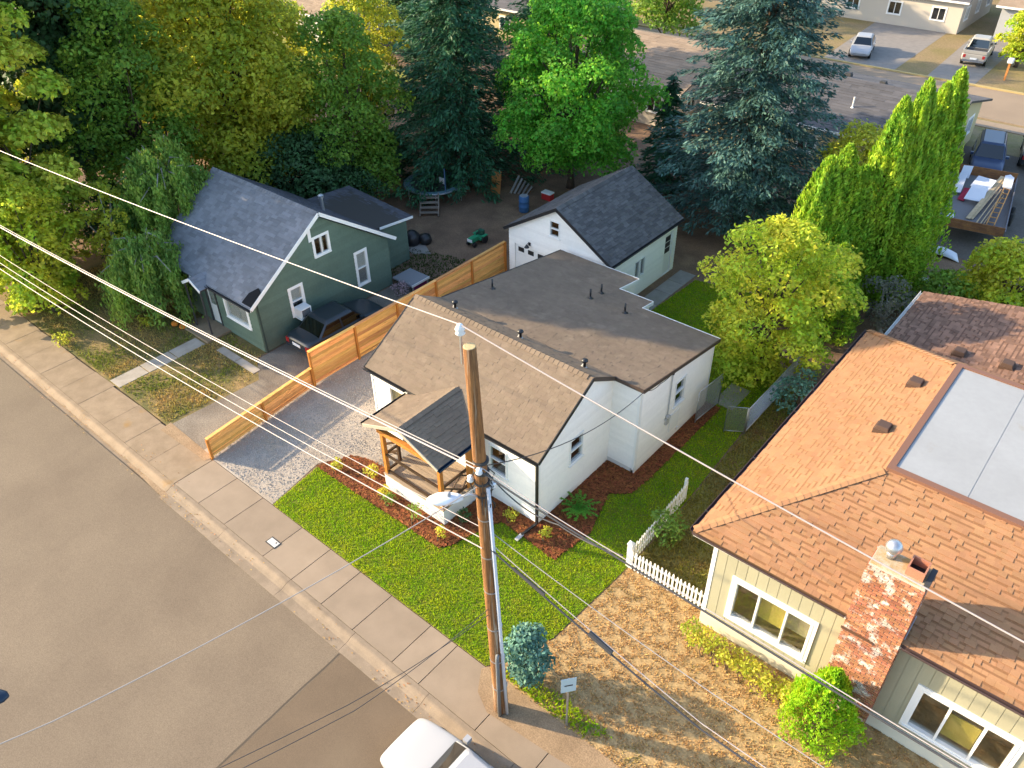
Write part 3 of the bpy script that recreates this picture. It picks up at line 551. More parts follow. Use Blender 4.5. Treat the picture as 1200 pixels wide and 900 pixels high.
slab_piece(struct(MB().prism(rect(1.3, 9.5, 2.2, 11.2), -.1, .0).build('side_slab', CONC)), rect(1.32, 9.6, 2.18, 11.18), .03, MATS['grey_concrete'])
# ---------------------------------------------------------------- green house
GSID = mat('green_siding', (.112, .165, .125), (.095, .142, .108), scale=.7, island=.09, fine=.07, fscale=10, rough=.7)
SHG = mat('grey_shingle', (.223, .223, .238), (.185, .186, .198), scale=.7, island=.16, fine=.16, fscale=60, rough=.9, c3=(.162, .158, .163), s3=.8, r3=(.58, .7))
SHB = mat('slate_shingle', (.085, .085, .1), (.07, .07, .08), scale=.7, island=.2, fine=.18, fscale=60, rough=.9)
E_ = thing('green_house', 'green clapboard cottage with steep grey shingle roof and white trim', 'house', (-19, 4, 0))
gx = -15.6
so1 = [(2.05, 1.05, 2.72, 2.4), (5.85, .85, 6.5, 2.55), (3.72, 3.3, 4.55, 4.2)]
r = Wall(E_, (gx, 0, 0), Y, X, [(.3, 0), (7.9, 0), (7.9, 2.5), (4.1, 5.12), (.3, 2.5)], so1); g = r.core(GSID); r.lap(g, GSID, .05, 5.2, .2, .026)
CUR = mat('curtain', (.7, .68, .64)); GREYB = mat('grey_blind', (.35, .34, .33))
r.window(*so1[0], rows=2, trim=.07, blind=[(2.1, 1.7, 2.67, 2.35, CUR)]); r.window(*so1[1], rows=2, trim=.07, blind=[(5.9, 1.7, 6.45, 2.5, CUR), (5.9, .9, 6.45, 1.65, GREYB)]); r.window(*so1[2], cols=2, trim=.06, blind=[(4.2, 3.35, 4.3, 4.15, CUR)])
r.panel('wall_patch', TRIM, 3.5, 4.1, 3.66, 4.7, .03, .04)
r.panel('corner_board', GSID, .3, .0, .42, 2.5, .028, .036); MB().tube([(gx+.06, .36, 2.5), (gx+.06, .36, .05)], .04, 8).build('downspout', mat('dk_green', (.04, .06, .05)), E_)
fo = [(-19.55, .12, -18.8, 2.05), (-18.1, .95, -16.35, 2.05)]
f = Wall(E_, (0, .3, 0), X, -Y, [(-23, 0), (gx, 0), (gx, 2.5), (-23, 2.5)], fo); g = f.core(GSID); f.lap(g, GSID, .05, 2.5, .2, .026)
f.window(*fo[1], cols=1, trim=.08, blind=[(-18.05, 1.0, -16.4, 2.0, CUR)])
d = f.panel('front_door', mat('door_pale', (.62, .62, .60)), fo[0][0], .12, fo[0][2], 2.05, -.1, -.04); f.panel('door_pane', GLASS, -19.4, 1.1, -18.95, 1.9, -.039, -.03, d); f.panel('screen_frame', DGREY, -19.6, .1, -19.52, 2.1, .0, .05); f.panel('screen_frame', DGREY, -18.83, .1, -18.75, 2.1, .0, .05)
Wall(E_, (-23, .3, 0), Y, -X, [(0, 0), (7.6, 0), (7.6, 2.5), (3.8, 5.12), (0, 2.5)]).core(GSID); Wall(E_, (0, 7.9, 0), X, Y, [(-23, 0), (gx, 0), (gx, 2.5), (-23, 2.5)]).core(GSID)
a = [(-23.25, -.05, 2.5), (gx+.22, -.05, 2.5), (gx+.22, 4.1, 5.34), (-23.25, 4.1, 5.34)]; b = [(gx+.22, 8.25, 2.5), (-23.25, 8.25, 2.5), (-23.25, 4.1, 5.34), (gx+.22, 4.1, 5.34)]
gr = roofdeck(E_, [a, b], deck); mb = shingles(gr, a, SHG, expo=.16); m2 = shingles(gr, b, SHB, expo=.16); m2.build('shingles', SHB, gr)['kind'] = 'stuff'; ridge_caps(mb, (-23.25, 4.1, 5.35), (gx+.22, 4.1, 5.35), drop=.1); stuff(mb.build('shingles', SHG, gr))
MB().slab([(gx-.45, .0, 2.56), (gx+.18, .0, 2.56), (gx+.18, .62, 2.985), (gx-.1, .72, 3.05), (gx-.42, .4, 2.83)], (0, 0, .03)).build('missing_shingle_patch', mat('tar_paper', (.02, .02, .022), rough=.95, spec=.05), gr)
edge((gx+.236, -.05, 2.5), (gx+.236, 4.1, 5.34), gr, .16, mt=TRIM); edge((gx+.236, 8.25, 2.5), (gx+.236, 4.1, 5.34), gr, .16, mt=TRIM); edge((-20, -.066, 2.47), (gx+.22, -.066, 2.47), gr, .12, mt=TRIM); gutter(gr, (-18.6, -.083, 2.5), (gx+.22, -.083, 2.5), -Y, DGREY)
# little gabled door hood on two thin posts
ha = [(-19.9, -.5, 2.42), (-19.9, .5, 2.42), (-19.2, .5, 2.8), (-19.2, -.5, 2.8)]; hb = [(-18.5, .5, 2.42), (-18.5, -.5, 2.42), (-19.2, -.5, 2.8), (-19.2, .5, 2.8)]
hd = roofdeck(E_, [ha, hb], deck, 'door_hood', .06); mb = shingles(hd, ha, SHG, expo=.16); m2 = shingles(hd, hb, SHG, expo=.16); mb.add(m2.v, m2.f); stuff(mb.build('shingles', SHG, hd))
edge((-19.9, -.516, 2.42), (-19.2, -.516, 2.8), hd, .13, mt=TRIM); edge((-18.5, -.516, 2.42), (-19.2, -.516, 2.8), hd, .13, mt=TRIM)
for x in (-19.8, -18.6): MB().box(x-.03, -.48, .1, x+.03, -.42, 2.42).build('hood_post', DGREY, E_)
MB().prism(rect(-20.3, -.95, -18.2, .28), 0, .12).build('door_step', OLDCONC, E_)
# flat-roofed back addition, chimney pipes, back landing
ad = Wall(E_, (-16.75, 7.9, 0), Y, X, [(0, 0), (2.3, 0), (2.3, 2.38), (0, 2.48)]); g = ad.core(GSID); ad.lap(g, GSID, .05, 2.4, .2, .026)
Wall(E_, (-16.75, 10.2, 0), -X, Y, [(0, 0), (4.3, 0), (4.3, 2.4), (0, 2.4)]).core(GSID); Wall(E_, (-21.05, 7.9, 0), Y, -X, [(0, 0), (2.3, 0), (2.3, 2.4), (0, 2.4)]).core(GSID)
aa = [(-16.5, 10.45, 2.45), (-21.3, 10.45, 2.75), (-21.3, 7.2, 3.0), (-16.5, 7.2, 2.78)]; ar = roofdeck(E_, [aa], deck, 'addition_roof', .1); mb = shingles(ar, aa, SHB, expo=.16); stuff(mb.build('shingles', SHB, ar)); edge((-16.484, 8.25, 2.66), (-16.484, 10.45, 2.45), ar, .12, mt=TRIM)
MB().lathe((-18.1, 6.3, 3.7), [(.09, 0), (.09, .75), (.14, .76), (.14, .9), (.05, .95)], 12).build('flue_pipe', STEEL, E_); MB().lathe((-18.35, 6.5, 3.6), [(.05, 0), (.05, .6)], 10).build('flue_pipe', STEEL, E_)
mb = MB(); mb.prism(rect(-15.55, 7.9, -14.2, 9.1), .32, .4); mb.box(-14.3, 7.95, 0, -14.22, 8.05, .32); mb.box(-14.3, 8.95, 0, -14.22, 9.05, .32); mb.build('back_landing', mat('landing_grey', (.24, .24, .25), fine=.1), E_); MB().box(-14.2, 7.9, .3, -14.16, 9.1, .41).build('landing_edge', TRIM, E_); MB().box(-14.3, 7.95, .0, -14.24, 9.05, .3).build('landing_skirt', mat('magenta', (.16, .02, .08)), E_)
# air conditioner hung in the side window
t = thing('air_conditioner', 'white window air conditioner jutting from the green house wall', 'air conditioner', (gx+.3, 2.38, 1.1))
MB().box(gx+.03, 2.1, 1.05, gx+.52, 2.68, 1.5).build('case', TRIM, t, bevel=.015); MB().box(gx+.52, 2.17, 1.11, gx+.53, 2.6, 1.44).build('grille', DGREY, t)
for i in range(6): MB().box(gx+.53, 2.18, 1.13+i*.05, gx+.537, 2.59, 1.15+i*.05).build('louvre', mat('lv', (.25, .25, .25)), t)
MB().box(gx+.03, 2.05, 1.0, gx+.6, 2.73, 1.045).build('shelf', TRIM, t)
# ---------------------------------------------------------------- yellow house on the right
YS = mat('yellow_siding', (.353, .332, .232), (.332, .312, .216), scale=.8, island=.04, fine=.03, rough=.65)
SHO = mat('orange_shingle', (.336, .181, .092), (.298, .155, .078), scale=.5, island=.08, hue=.004, fine=.16, fscale=70, rough=.9, c3=(.269, .134, .060), s3=.9, r3=(.6, .75))
K = thing('yellow_house', 'pale yellow house with tan shingle hip roof around a white flat top', 'house', (12, 6, 0))
ko = [(6.95, .98, 9.2, 2.55), (11.98, .85, 14.2, 2.42)]
kf = Wall(K, (0, .1, 0), X, -Y, [(6.15, 0), (22, 0), (22, 3.8), (6.15, 3.8)], ko); g = kf.core(YS); kf.strips(g, YS, 6.28, 17.2, .305)
kf.panel('foundation', mat('cream_foundation', (.66, .62, .5), fine=.04), 6.15, -.1, 17, .52, .017, .05); kf.panel('corner_board', TRIM, 6.15, .5, 6.27, 3.8, .0, .03)
TANB = mat('tan_room', (.55, .46, .30)); YB = mat('yellow_room', (.72, .56, .14)); us = [7.01, 7.68, 8.48, 9.14]
kf.window(*ko[0], fw=.07, trim=.11, proud=.07, split=us, inner=TANB, depth=1.2, blind=[(7.72, 1.5, 8.45, 2.5, YB), (8.5, 1.7, 9.1, 2.5, TANB)]); kf.window(*ko[1], fw=.07, trim=.11, proud=.07, split=[12.04, 12.7, 13.5, 14.14], inner=TANB, depth=1.2, blind=[(12.75, 1.1, 13.45, 2.0, YB)])
kl = Wall(K, (6.15, .1, 0), Y, -X, [(0, 0), (11.7, 0), (11.7, 3.8), (0, 3.8)]); g = kl.core(YS); kl.strips(g, YS, .02, 11.7, .305); Wall(K, (6.15, 11.8, 0), X, Y, [(0, 0), (15, 0), (15, 3.8), (0, 3.8)]).core(YS)
e4 = 4.0; f5 = 5.5; FX, FY, BY = 9.08, 3.5, 9.45; RX = 24
KL = [(5.65, 12.1, e4), (5.65, -.36, e4), (FX, FY, f5), (FX, BY, f5)]; KF = [(5.65, -.36, e4), (RX, -.36, e4), (RX-3, FY, f5), (FX, FY, f5)]; KB = [(RX, 12.1, e4), (5.65, 12.1, e4), (FX, BY, f5), (RX-3, BY, f5)]
kr = roofdeck(K, [KL, KF, KB], mat('tan_deck', (.12, .07, .04)), 'roof', .1); mb = MB(); bd = MB()
for fc, ns in ((KF, 300), (KL, 0), (KB, 0)):
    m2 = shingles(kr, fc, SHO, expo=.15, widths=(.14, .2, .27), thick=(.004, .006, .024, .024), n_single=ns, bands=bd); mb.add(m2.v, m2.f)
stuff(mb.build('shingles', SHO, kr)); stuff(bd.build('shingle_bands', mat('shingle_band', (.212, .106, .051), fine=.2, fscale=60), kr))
mb = MB(); ridge_caps(mb, (5.66, -.31, e4+.012), (FX, FY, f5+.012), .13, drop=.02); ridge_caps(mb, (5.66, 12.09, e4+.012), (FX, BY, f5+.012), .13, drop=.02); stuff(mb.build('hip_caps', SHO, kr))
FLAT = mat('white_membrane', (.334, .339, .340), (.304, .308, .307), scale=.5, fine=.03, fscale=6, rough=.55, c3=(.290, .264, .215), s3=1.1, r3=(.64, .78))
fl = MB().prism(rect(FX+.1, FY+.1, RX-3.1, BY-.1), f5-.1, f5+.05).build('flat_roof', FLAT, K); BRN = mat('brown_flashing', (.20, .10, .065), rough=.5)
for i, (x0, x1) in enumerate(((FX+.16, 11.0), (11.02, 13.6), (13.62, 16.3))): MB().box(x0, FY+.16, f5+.05, x1, BY-.16, f5+.058+.001*(i % 2)).build('membrane_sheet', FLAT, fl)
for q in ((FX-.05, FY-.05, FX+.13, BY+.05), (FX+.13, FY-.05, RX-3, FY+.15), (FX+.13, BY-.13, RX-3, BY+.05)): MB().box(q[0], q[1], f5-.06, q[2], q[3], f5+.09).build('parapet_flashing', BRN, fl)
gutter(K, (5.646, -.32, e4), (5.646, 12.1, e4), -X, mat('gutter_brown', (.075, .05, .05), rough=.4)); mat('gutter_white', (.62, .62, .6)); gutter(K, (5.65, -.324, e4), (9.86, -.344, e4), -Y, MATS['gutter_brown']); gutter(K, (11.22, -.356, e4), (20, -.40, e4), -Y, MATS['gutter_brown'])
edge((5.65, -.30, e4-.1), (20, -.30, e4-.1), K, .16, .03, MATS['gutter_white']); edge((5.70, -.2, e4-.1), (5.70, 12, e4-.1), K, .16, .03, MATS['gutter_white'])
for i in range(9): MB().bar((5.53, .5+i*1.4, e4+.005), (5.7, .5+i*1.4, e4+.005), .025, .012).build('gutter_hanger', DGREY, K)
for lab, x, y in (('brown box roof vent on the tan slope beside the middle of the flat top', 8.3, 8.15), ('brown box roof vent on the tan slope near the front of the flat top', 8.3, 5.45)): roof_vent(lab, (x, y, e4+(x-5.65)/(FX-5.65)*(f5-e4)+.05), mat('vent_brown', (.09, .055, .04), rough=.6), box=True)
# lower back wing
SHP = mat('brown_shingle', (.225, .13, .09), (.18, .105, .075), scale=.6, island=.3, fine=.15, fscale=70, rough=.9)
wz = lambda x: 3.45+.18*(x-6.15)
WG = [(6.1, 17.1, wz(6.1)), (6.1, 11.7, wz(6.1)), (20, 11.7, wz(20)), (20, 17.1, wz(20))]
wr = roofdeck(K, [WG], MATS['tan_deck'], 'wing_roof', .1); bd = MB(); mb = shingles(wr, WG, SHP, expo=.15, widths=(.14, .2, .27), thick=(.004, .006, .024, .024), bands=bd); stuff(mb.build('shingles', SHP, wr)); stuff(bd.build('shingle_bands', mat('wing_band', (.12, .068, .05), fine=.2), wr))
for w_ in (Wall(K, (6.6, 11.9, 0), Y, -X, [(0, 0), (4.9, 0), (4.9, 3.4), (0, 3.4)]), Wall(K, (6.6, 16.8, 0), X, Y, [(0, 0), (13, 0), (13, 5.7), (0, 3.4)])): w_.core(YS)
gutter(K, (6.096, 11.7, wz(6.1)), (6.096, 17.1, wz(6.1)), -X, MATS['gutter_white'])
for lab, x, y in (('brown box roof vent on the lower back wing roof', 10.1, 12.55), ('small dark roof vent on the back wing roof beside its box vent', 8.6, 12.75)): roof_vent(lab, (x, y, wz(x)+.05), MATS['vent_brown'], box=True)
# brick chimney against the front wall
cx0, cx1, cy0, cy1, ct = 9.9, 11.2, -.42, .28, 6.0
ch = MB().box(cx0+.03, cy0+.03, -.1, cx1-.03, cy1-.03, ct-.02).build('chimney', mat('mortar', (.50, .42, .34), fine=.15), K)
BRK = mat('brick', (.33, .13, .07), (.40, .185, .10), scale=1.2, island=.28, hue=.012, fine=.12, fscale=30, rough=.9, c3=(.58, .50, .43), s3=3.2, r3=(.52, .62), bump=.3, bscale=60)
mb = MB(); bh = .085; nrow = int(ct/bh)
for k in range(nrow):
    z = k*bh; off = .11*(k % 2)
    def course(a0, a1, fn):
        u = a0-off
        while u < a1-.01:
            p, q = max(u, a0), min(u+.215, a1)
            if q-p > .03: fn(p, q-.016, random.uniform(-.004, .004))
            u += .22
    course(cx0, cx1, lambda p, q, j: mb.box(p, cy0+j, z, q, cy0+.05, z+bh-.02)); 
    course(cy0+.052, cy1, lambda p, q, j: mb.box(cx0+j, p, z, cx0+.05, q, z+bh-.02)); course(cy0+.052, cy1, lambda p, q, j: mb.box(cx1-.05, p, z, cx1+j, q, z+bh-.02))
    if z > 3.9: course(cx0+.052, cx1-.052, lambda p, q, j: mb.box(p, cy1-.05, z, q, cy1+j, z+bh-.02))
stuff(mb.build('bricks', BRK, ch))
MB().prism(rect(cx0+.05, cy0+.05, cx1-.05, cy1-.05), ct-.02, ct+.05).build('crown', mat('crown_mortar', (.44, .40, .30), (.36, .22, .08), scale=4, fine=.2), ch)
fl2 = MB(); x, y = 10.25, .02; fl2.lathe((x, y, ct+.04), [(.11, 0), (.11, .2)], 14); fl2.lathe((x, y, ct+.24), [(.13, 0), (.17, .04), (.19, .14), (.14, .25), (.04, .3)], 16); fl2.build('metal_flue_cap', STEEL, ch, True)
mb = MB(); q = (10.66, -.28, 11.05, .16); t_ = .035
for b_ in ((q[0], q[1], q[2], q[1]+t_), (q[0], q[3]-t_, q[2], q[3]), (q[0], q[1]+t_, q[0]+t_, q[3]-t_), (q[2]-t_, q[1]+t_, q[2], q[3]-t_)): mb.box(b_[0], b_[1], ct+.03, b_[2], b_[3], ct+.3)
mb.build('clay_flue', mat('clay', (.42, .18, .11), fine=.1), ch); MB().box(q[0]+t_, q[1]+t_, ct+.04, q[2]-t_, q[3]-t_, ct+.06).build('flue_throat', BLACK, ch)
MB().box(11.1, -.36, ct+.05, 11.22, .22, ct+.12).build('flashing', DGREY, ch); MB().box(cx0-.03, cy0-.02, 3.55, cx1-.55, cy0-.008, 3.63).build('strap', mat('russet', (.10, .05, .03)), ch)  # the last box is a thin dark brown bar across the chimney front
MB().bar((cx0-.012, -.3, e4+.1), (cx0-.012, .3, e4+.36), .02, .1).build('flashing', STEEL, ch); MB().bar((cx1+.012, -.3, e4+.1), (cx1+.012, .3, e4+.36), .02, .1).build('flashing', STEEL, ch)
# ---------------------------------------------------------------- cedar fence
def cedar_fence(label, a, b, n, h, bn, name='cedar_fence'):
    a, b = Vector(a), Vector(b); d = (b-a).normalized(); x = Vector((d.y, -d.x, 0)); t = thing(name, label, 'fence', a.lerp(b, .5)); L = (b-a).length/n
    for i in range(n+1):
        p = a+d*L*i+x*.02; MB().bar(p+Z3*-.1, p+Z3*(h-.02), .09, .09).build('post', CEDARX, t)
    bh = (h-.1)/bn
    for i in range(n):
        for k in range(bn):
            p = a+d*(L*i+.004)-x*.045+Z3*(.05+bh*(k+.5)); j = random.uniform(-.006, .006); MB().bar(p+x*j, p+x*j+d*(L-.008), .022, bh-.008).build('board', CEDAR, t)
        p = a+d*(L*i+.004)+Z3*h; MB().bar(p-x*.0, p+d*(L-.008), .14, .035).build('cap_board', CEDAR, t)
        for z in (.12,): p = a+d*(L*i+.06)+x*.01+Z3*z; MB().bar(p, p+d*(L-.12), .04, .09).build('rail', CEDAR, t)
    return t
cedar_fence('tall cedar board fence along the gravel drive up to the garage', (-12.05, .15, 0), (-12.0, 12.35, 0), 5, 1.72, 11)
cedar_fence('low cedar board fence stepping down towards the sidewalk', (-11.5, -5.15, 0), (-12.02, .1, 0), 2, .95, 6)
# ---------------------------------------------------------------- white picket fence
PK = mat('picket_white', (.80, .78, .73), island=.05, rough=.6)
def picket(label, a, b, n, h=.85):
    a, b = Vector(a), Vector(b); d = (b-a).normalized(); x = Vector((d.y, -d.x, 0)); t = thing('picket_fence', label, 'fence', a.lerp(b, .5)); L = (b-a).length; me = None
    pw = .062; mb = MB(); q = [(-pw/2, 0), (pw/2, 0), (pw/2, h-.07), (0, h), (-pw/2, h-.07)]; mb.slab([d*u+Z3*v for u, v in q], x*.02); me = mb.mesh('picket'); me.materials.append(PK)
    for i in range(n):
        o = bpy.data.objects.new('picket', me); o.parent = t; o.matrix_parent_inverse = Matrix.Translation(-t.location); o.location = a+d*(L*(i+.5)/n)+x*.02+Z3*(.05+random.uniform(-.02, .02)); o.rotation_euler = (0, random.uniform(-.02, .02), 0); link(o)
    for z in (.25, .65): MB().bar(a+Z3*z, b+Z3*z, .035, .07).build('rail', PK, t)
    for p in (a, b): MB().bar(p-x*.06, p-x*.06+Z3*(h+.08), .09, .09).build('post', PK, t)
    return t
picket('white picket fence running from the lawn corner to the yellow house', (3.42, .44, 0), (6.1, .46, 0), 20)
picket('white picket fence running back along the side lawn', (3.36, .62, 0), (3.22, 4.25, 0), 25)
tall = thing('gate_post', 'thick white gate post where the two picket fences meet', 'post', (3.36, .5, 0)); MB().box(3.28, .42, 0, 3.44, .58, 1.05).build('shaft', PK, tall); MB().add([(3.26, .4, 1.05), (3.46, .4, 1.05), (3.46, .6, 1.05), (3.26, .6, 1.05), (3.36, .5, 1.15)], [(0, 1, 4), (1, 2, 4), (2, 3, 4), (3, 0, 4), (3, 2, 1, 0)]).build('cap', PK, tall)
# chain link panels: tube frames with woven wire
def chain(label, a, b, h, name='chain_link_panel', wire=.06):
    a, b = Vector(a), Vector(b); t = thing(name, label, 'gate' if 'gate' in name else 'fence', a.lerp(b, .5)); L = (b-a).length
    mb = MB(); mb.tube([a, a+Z3*h, b+Z3*h, b], .024, 8); mb.tube([a+Z3*.08, b+Z3*.08], .018, 6); mb.build('tube_frame', STEEL, t, True)
    mb = MB(); n = int((L+h)/wire)
    for i in range(n):
        s0 = i*wire
        for sg in (0, 1):
            p = (max(0, s0-h+.08), min(h, s0+.08)); q = (min(L, s0), max(.08, s0-L+.08))
            f = lambda u, z: a.lerp(b, (u/L if not sg else 1-u/L))+Z3*z
            P_, Q_ = f(*p), f(*q)
            if (P_-Q_).length > .05: mb.bar(P_, Q_, .006, .006)
    stuff(mb.build('wire_mesh', STEEL, t)); return t
chain('open chain link gate folded against the white house side wall', (1.42, 8.0, .05), (1.55, 9.6, .05), 1.5, 'chain_link_gate')
chain('short chain link gate panel between side lawn and yellow house yard', (2.55, 8.2, .05), (3.18, 8.6, .05), 1.25, 'chain_link_gate')
chain('chain link fence running back beside the yellow green tree', (3.2, 8.65, .02), (3.2, 13.5, .02), 1.2, 'chain_link_fence')
# ---------------------------------------------------------------- utility pole, street light, wires
px, py_ = 3.44, -5.85
T = thing('utility_pole', 'tall wooden utility pole with street light rising from the sidewalk edge', 'utility pole', (px, py_, 0))
POLE = mat('pole_wood', (.32, .15, .055), (.13, .06, .026), scale=3, stretch=(12, 12, .35), fine=.3, fscale=14, island=0, rough=.9, c3=(.36, .28, .2), s3=1.0, r3=(.55, .66), bump=.5, bscale=14)
mb = MB(); mb.tube([(px-.42*i/12, py_-.02*i/12, -.2+12.1*i/12) for i in range(13)], [.2-.075*i/12 for i in range(13)], 16); shaft = mb.build('shaft', POLE, T, True)
tx, ty, tz = px-.42, py_-.02, 11.9
MB().lathe((tx, ty, tz), [(.125, 0), (.11, .012)], 16).build('top_cut', mat('end_grain', (.50, .38, .2), fine=.2), T)
MB().box(tx-.24, ty-.02, tz-.5, tx-.2, ty+.02, tz+.18).build('pin', STEEL, T); MB().lathe((tx-.22, ty, tz+.16), [(.05, 0), (.10, .05), (.06, .1), (.10, .14), (.05, .24), (.02, .26)], 12).build('insulator', mat('porcelain', (.75, .77, .8), rough=.25, spec=.6), T, True)
MB().tube([(px+.21, py_-.02, -.1), (px+.10, py_-.02, 3), (px-.11, py_-.02, 8.4)], .045, 8).build('conduit', mat('pvc_light', (.55, .57, .62), rough=.5), T, True)
MB().tube([(px+.1, py_-.2, -.1), (px+.09, py_-.19, 2.6), (px+.09, py_-.17, 2.75)], .05, 8).build('conduit', mat('pvc_dark', (.16, .17, .18), rough=.5), T, True)
for z in (1.1, 2.3, 3.6, 5, 6.2, 7.4): MB().lathe((px-.035*z, py_, z), [(.215-.0062*z, 0), (.215-.0062*z, .035)], 16).build('strap', STEEL, T)
for z in (8.1, 8.45, 8.75, 9.05): MB().lathe((px-.3, py_, z), [(.172, 0), (.172, .06)], 16).build('strap', DGREY, T)
mb = MB()
for i in range(16):
    a = random.random()*6.28; z = 7.7+random.random()*1.3; p = Vector((px-.3+.17*math.cos(a), py_+.17*math.sin(a), z)); mb.tube([p, p+Vector((.1*math.cos(a), .1*math.sin(a), random.uniform(-.25, .1))), p+Vector((.02*math.cos(a), .02*math.sin(a), random.uniform(-.5, -.3)))], .012, 5)
mb.build('wire_loops', BLACK, T)
for z, a in ((8.3, .6), (8.6, 2.4), (8.9, -1.0), (8.5, 4)): MB().lathe((px-.3+.24*math.cos(a), py_+.24*math.sin(a), z), [(.05, 0), (.08, .05), (.05, .1), (.07, .14)], 10).build('spool_insulator', MATS['porcelain'], T, True)
# street light arm reaches towards the road
PX = px-.3; hx, hy, hz = 2.35, -6.9, 8.05
MB().tube([(px-.28, py_-.1, 8.1), (px-.4, py_-.3, 8.25), (2.98, -6.2, 8.22), (2.9, -6.3, 8.17)], .035, 8).build('light_arm', mat('alu', (.55, .56, .58), rough=.4, metal=.6), T, True)
lum = MB(); ax = Vector((hx-2.75, hy-6.5*-1, 0)); d = Vector((-.70, -.714, 0)); s_ = Vector((-d.y, d.x, 0)); base = Vector((2.95, -6.25, 8.17)); rings = [(-.0, .06, .05), (.12, .13, .08), (.35, .19, .1), (.55, .18, .1), (.72, .1, .06), (.78, .02, .02)]; V = []; nn = 12
for (l, w_, h_) in rings:
    for k in range(nn): a = 2*math.pi*k/nn; V.append(base+d*l+s_*w_*math.cos(a)+Z3*(h_*math.sin(a)*(1.0 if math.sin(a) > 0 else .7)))
Fc = [(i*nn+k, i*nn+(k+1) % nn, (i+1)*nn+(k+1) % nn, (i+1)*nn+k) for i in range(len(rings)-1) for k in range(nn)]+[tuple(range(nn))[::-1], tuple(range((len(rings)-1)*nn, len(rings)*nn))]
lum.add(V, Fc).build('light_head', mat('lamp_white', (.72, .73, .75), rough=.4), T, True); MB().lathe(base+d*.3+Z3*.085, [(.045, 0), (.045, .09), (.02, .1)], 10).build('photocell', mat('pc', (.3, .31, .34)), T, True)
def wire(label, pts, r, mt, group=None, sag=None, name='overhead_wire'):
    out = [Vector(pts[0])]
    for a, b, sg in zip(pts[:-1], pts[1:], sag or [0]*len(pts)):
        a, b = Vector(a), Vector(b); n = 14
        for i in range(1, n+1): t_ = i/n; out.append(a.lerp(b, t_)-Z3*4*sg*t_*(1-t_))
    return tag(MB().tube(out, r, 6).build(name, mt), label, 'wire', group)
LW = mat('pale_wire', (.40, .345, .33), rough=.45); DW = mat('dark_wire', (.05, .05, .055), rough=.5); MW = mat('grey_wire', (.30, .28, .27), rough=.5)
ins = (tx-.22, ty, tz+.4)
wire('thin pale top wire from the pole insulator towards the green cottage', [(-44, -5.95, 9.0), (-18.54, -5.85, 10.42), ins], .012, LW, sag=[0, .1])
wire('thin pale top wire from the pole insulator towards the yellow house', [ins, (12.6, -5.85, 11.5), (42, -5.8, 11.9)], .013, LW, sag=[.05, .2])
PX = px-.31
wire('thick pale cable from the street light bracket towards the green cottage', [(-46, -5.9, 4.6), (-22.2, -5.85, 6.45), (PX, py_-.19, 8.98)], .019, LW, sag=[0, .15])
wire('slender grey cable twisted along the thick pale cable', [(-46, -5.86, 4.66), (-22.2, -5.8, 6.5), (PX, py_-.17, 9.06)], .013, MW, sag=[0, .17])
wire('thick black cable from the pole bracket towards the yellow house', [(PX, py_-.17, 8.98), (6.5, -5.85, 8.6), (11.7, -5.85, 8.5), (40, -5.8, 9.4)], .02, DW, sag=[.05, .0, .3])
wire('pale lashing wire along the thick black cable', [(PX, py_-.12, 9.04), (6.5, -5.82, 8.65), (11.7, -5.82, 8.55), (40, -5.75, 9.5)], .010, LW, sag=[.06, 0, .3])
PZ = px-.235
for lab, z0, zp, y, r in (('lowest pale telephone cable from the pole towards the green cottage', 3.95, 6.55, -5.98, .015), ('middle pale telephone cable from the pole towards the green cottage', 4.15, 6.72, -5.86, .012), ('uppermost thin telephone cable from the pole towards the green cottage', 4.42, 6.88, -5.72, .010)): wire(lab, [(-46, y, z0-1), (-24.3, y, z0), (PZ, y-.05, zp)], r, LW, sag=[0, .35])
for lab, zp, y, r, zr, m_ in (('lowest black telephone cable crossing over the dry lawn', 6.55, -5.9, .022, 5.2, DW), ('pale telephone wire beside the lowest black cable over the dry lawn', 6.66, -5.85, .011, 5.32, LW), ('thin grey telephone wire above the others over the dry lawn', 6.88, -5.75, .010, 6.3, MW)): wire(lab, [(PZ, y, zp), (8.85, y, zr), (40, y, zr+1)], r, m_, sag=[.06, .4])
tag(MB().tube([(4.0, -5.9, 6.36), (4.9, -5.9, 6.17)], .04, 8).build('splice_case', DGREY), 'slim black splice case on the cable beside the pole', 'cable splice'); tag(MB().tube([(6.1, -5.9, 5.88), (6.7, -5.9, 5.72)], .065, 8).build('splice_case', DGREY), 'thick black splice case hung on the cable above the lawn edge', 'cable splice')
wire('dark service drop from the pole to the white house eave', [(PX, py_+.16, 8.8), (1.24, 4.2, 3.86)], .013, DW, sag=[.55])
wire('dark service cable along the white house eave to its meter', [(1.24, 4.2, 3.86), (1.26, 5.1, 3.6), (1.21, 6.03, 3.5)], .012, DW, sag=[.12, .05])
wire('pale drop wire crossing the street from the street light bracket', [(PX, py_-.15, 8.4), (-.3, -14.2, 6.4), (-3.5, -21, 6.0)], .012, MW, sag=[.2, .1])
for lab, dx in (('thin dark drop wire slanting over the sidewalk towards the street', 0), ('second thin dark drop wire slanting over the sidewalk beside its twin', .22)): wire(lab, [(px-.15, py_-.18, 4.2+dx), (2.2+dx, -9.6, 3.7), (-2+dx*2, -21, 4.6)], .009, DW, sag=[.12, .3])
wire('black looped cable hanging below the pole bracket', [(PX, py_+.17, 8.6), (5.0, -5.6, 8.2), (6.6, -5.7, 8.55)], .016, DW, sag=[.25, .1])
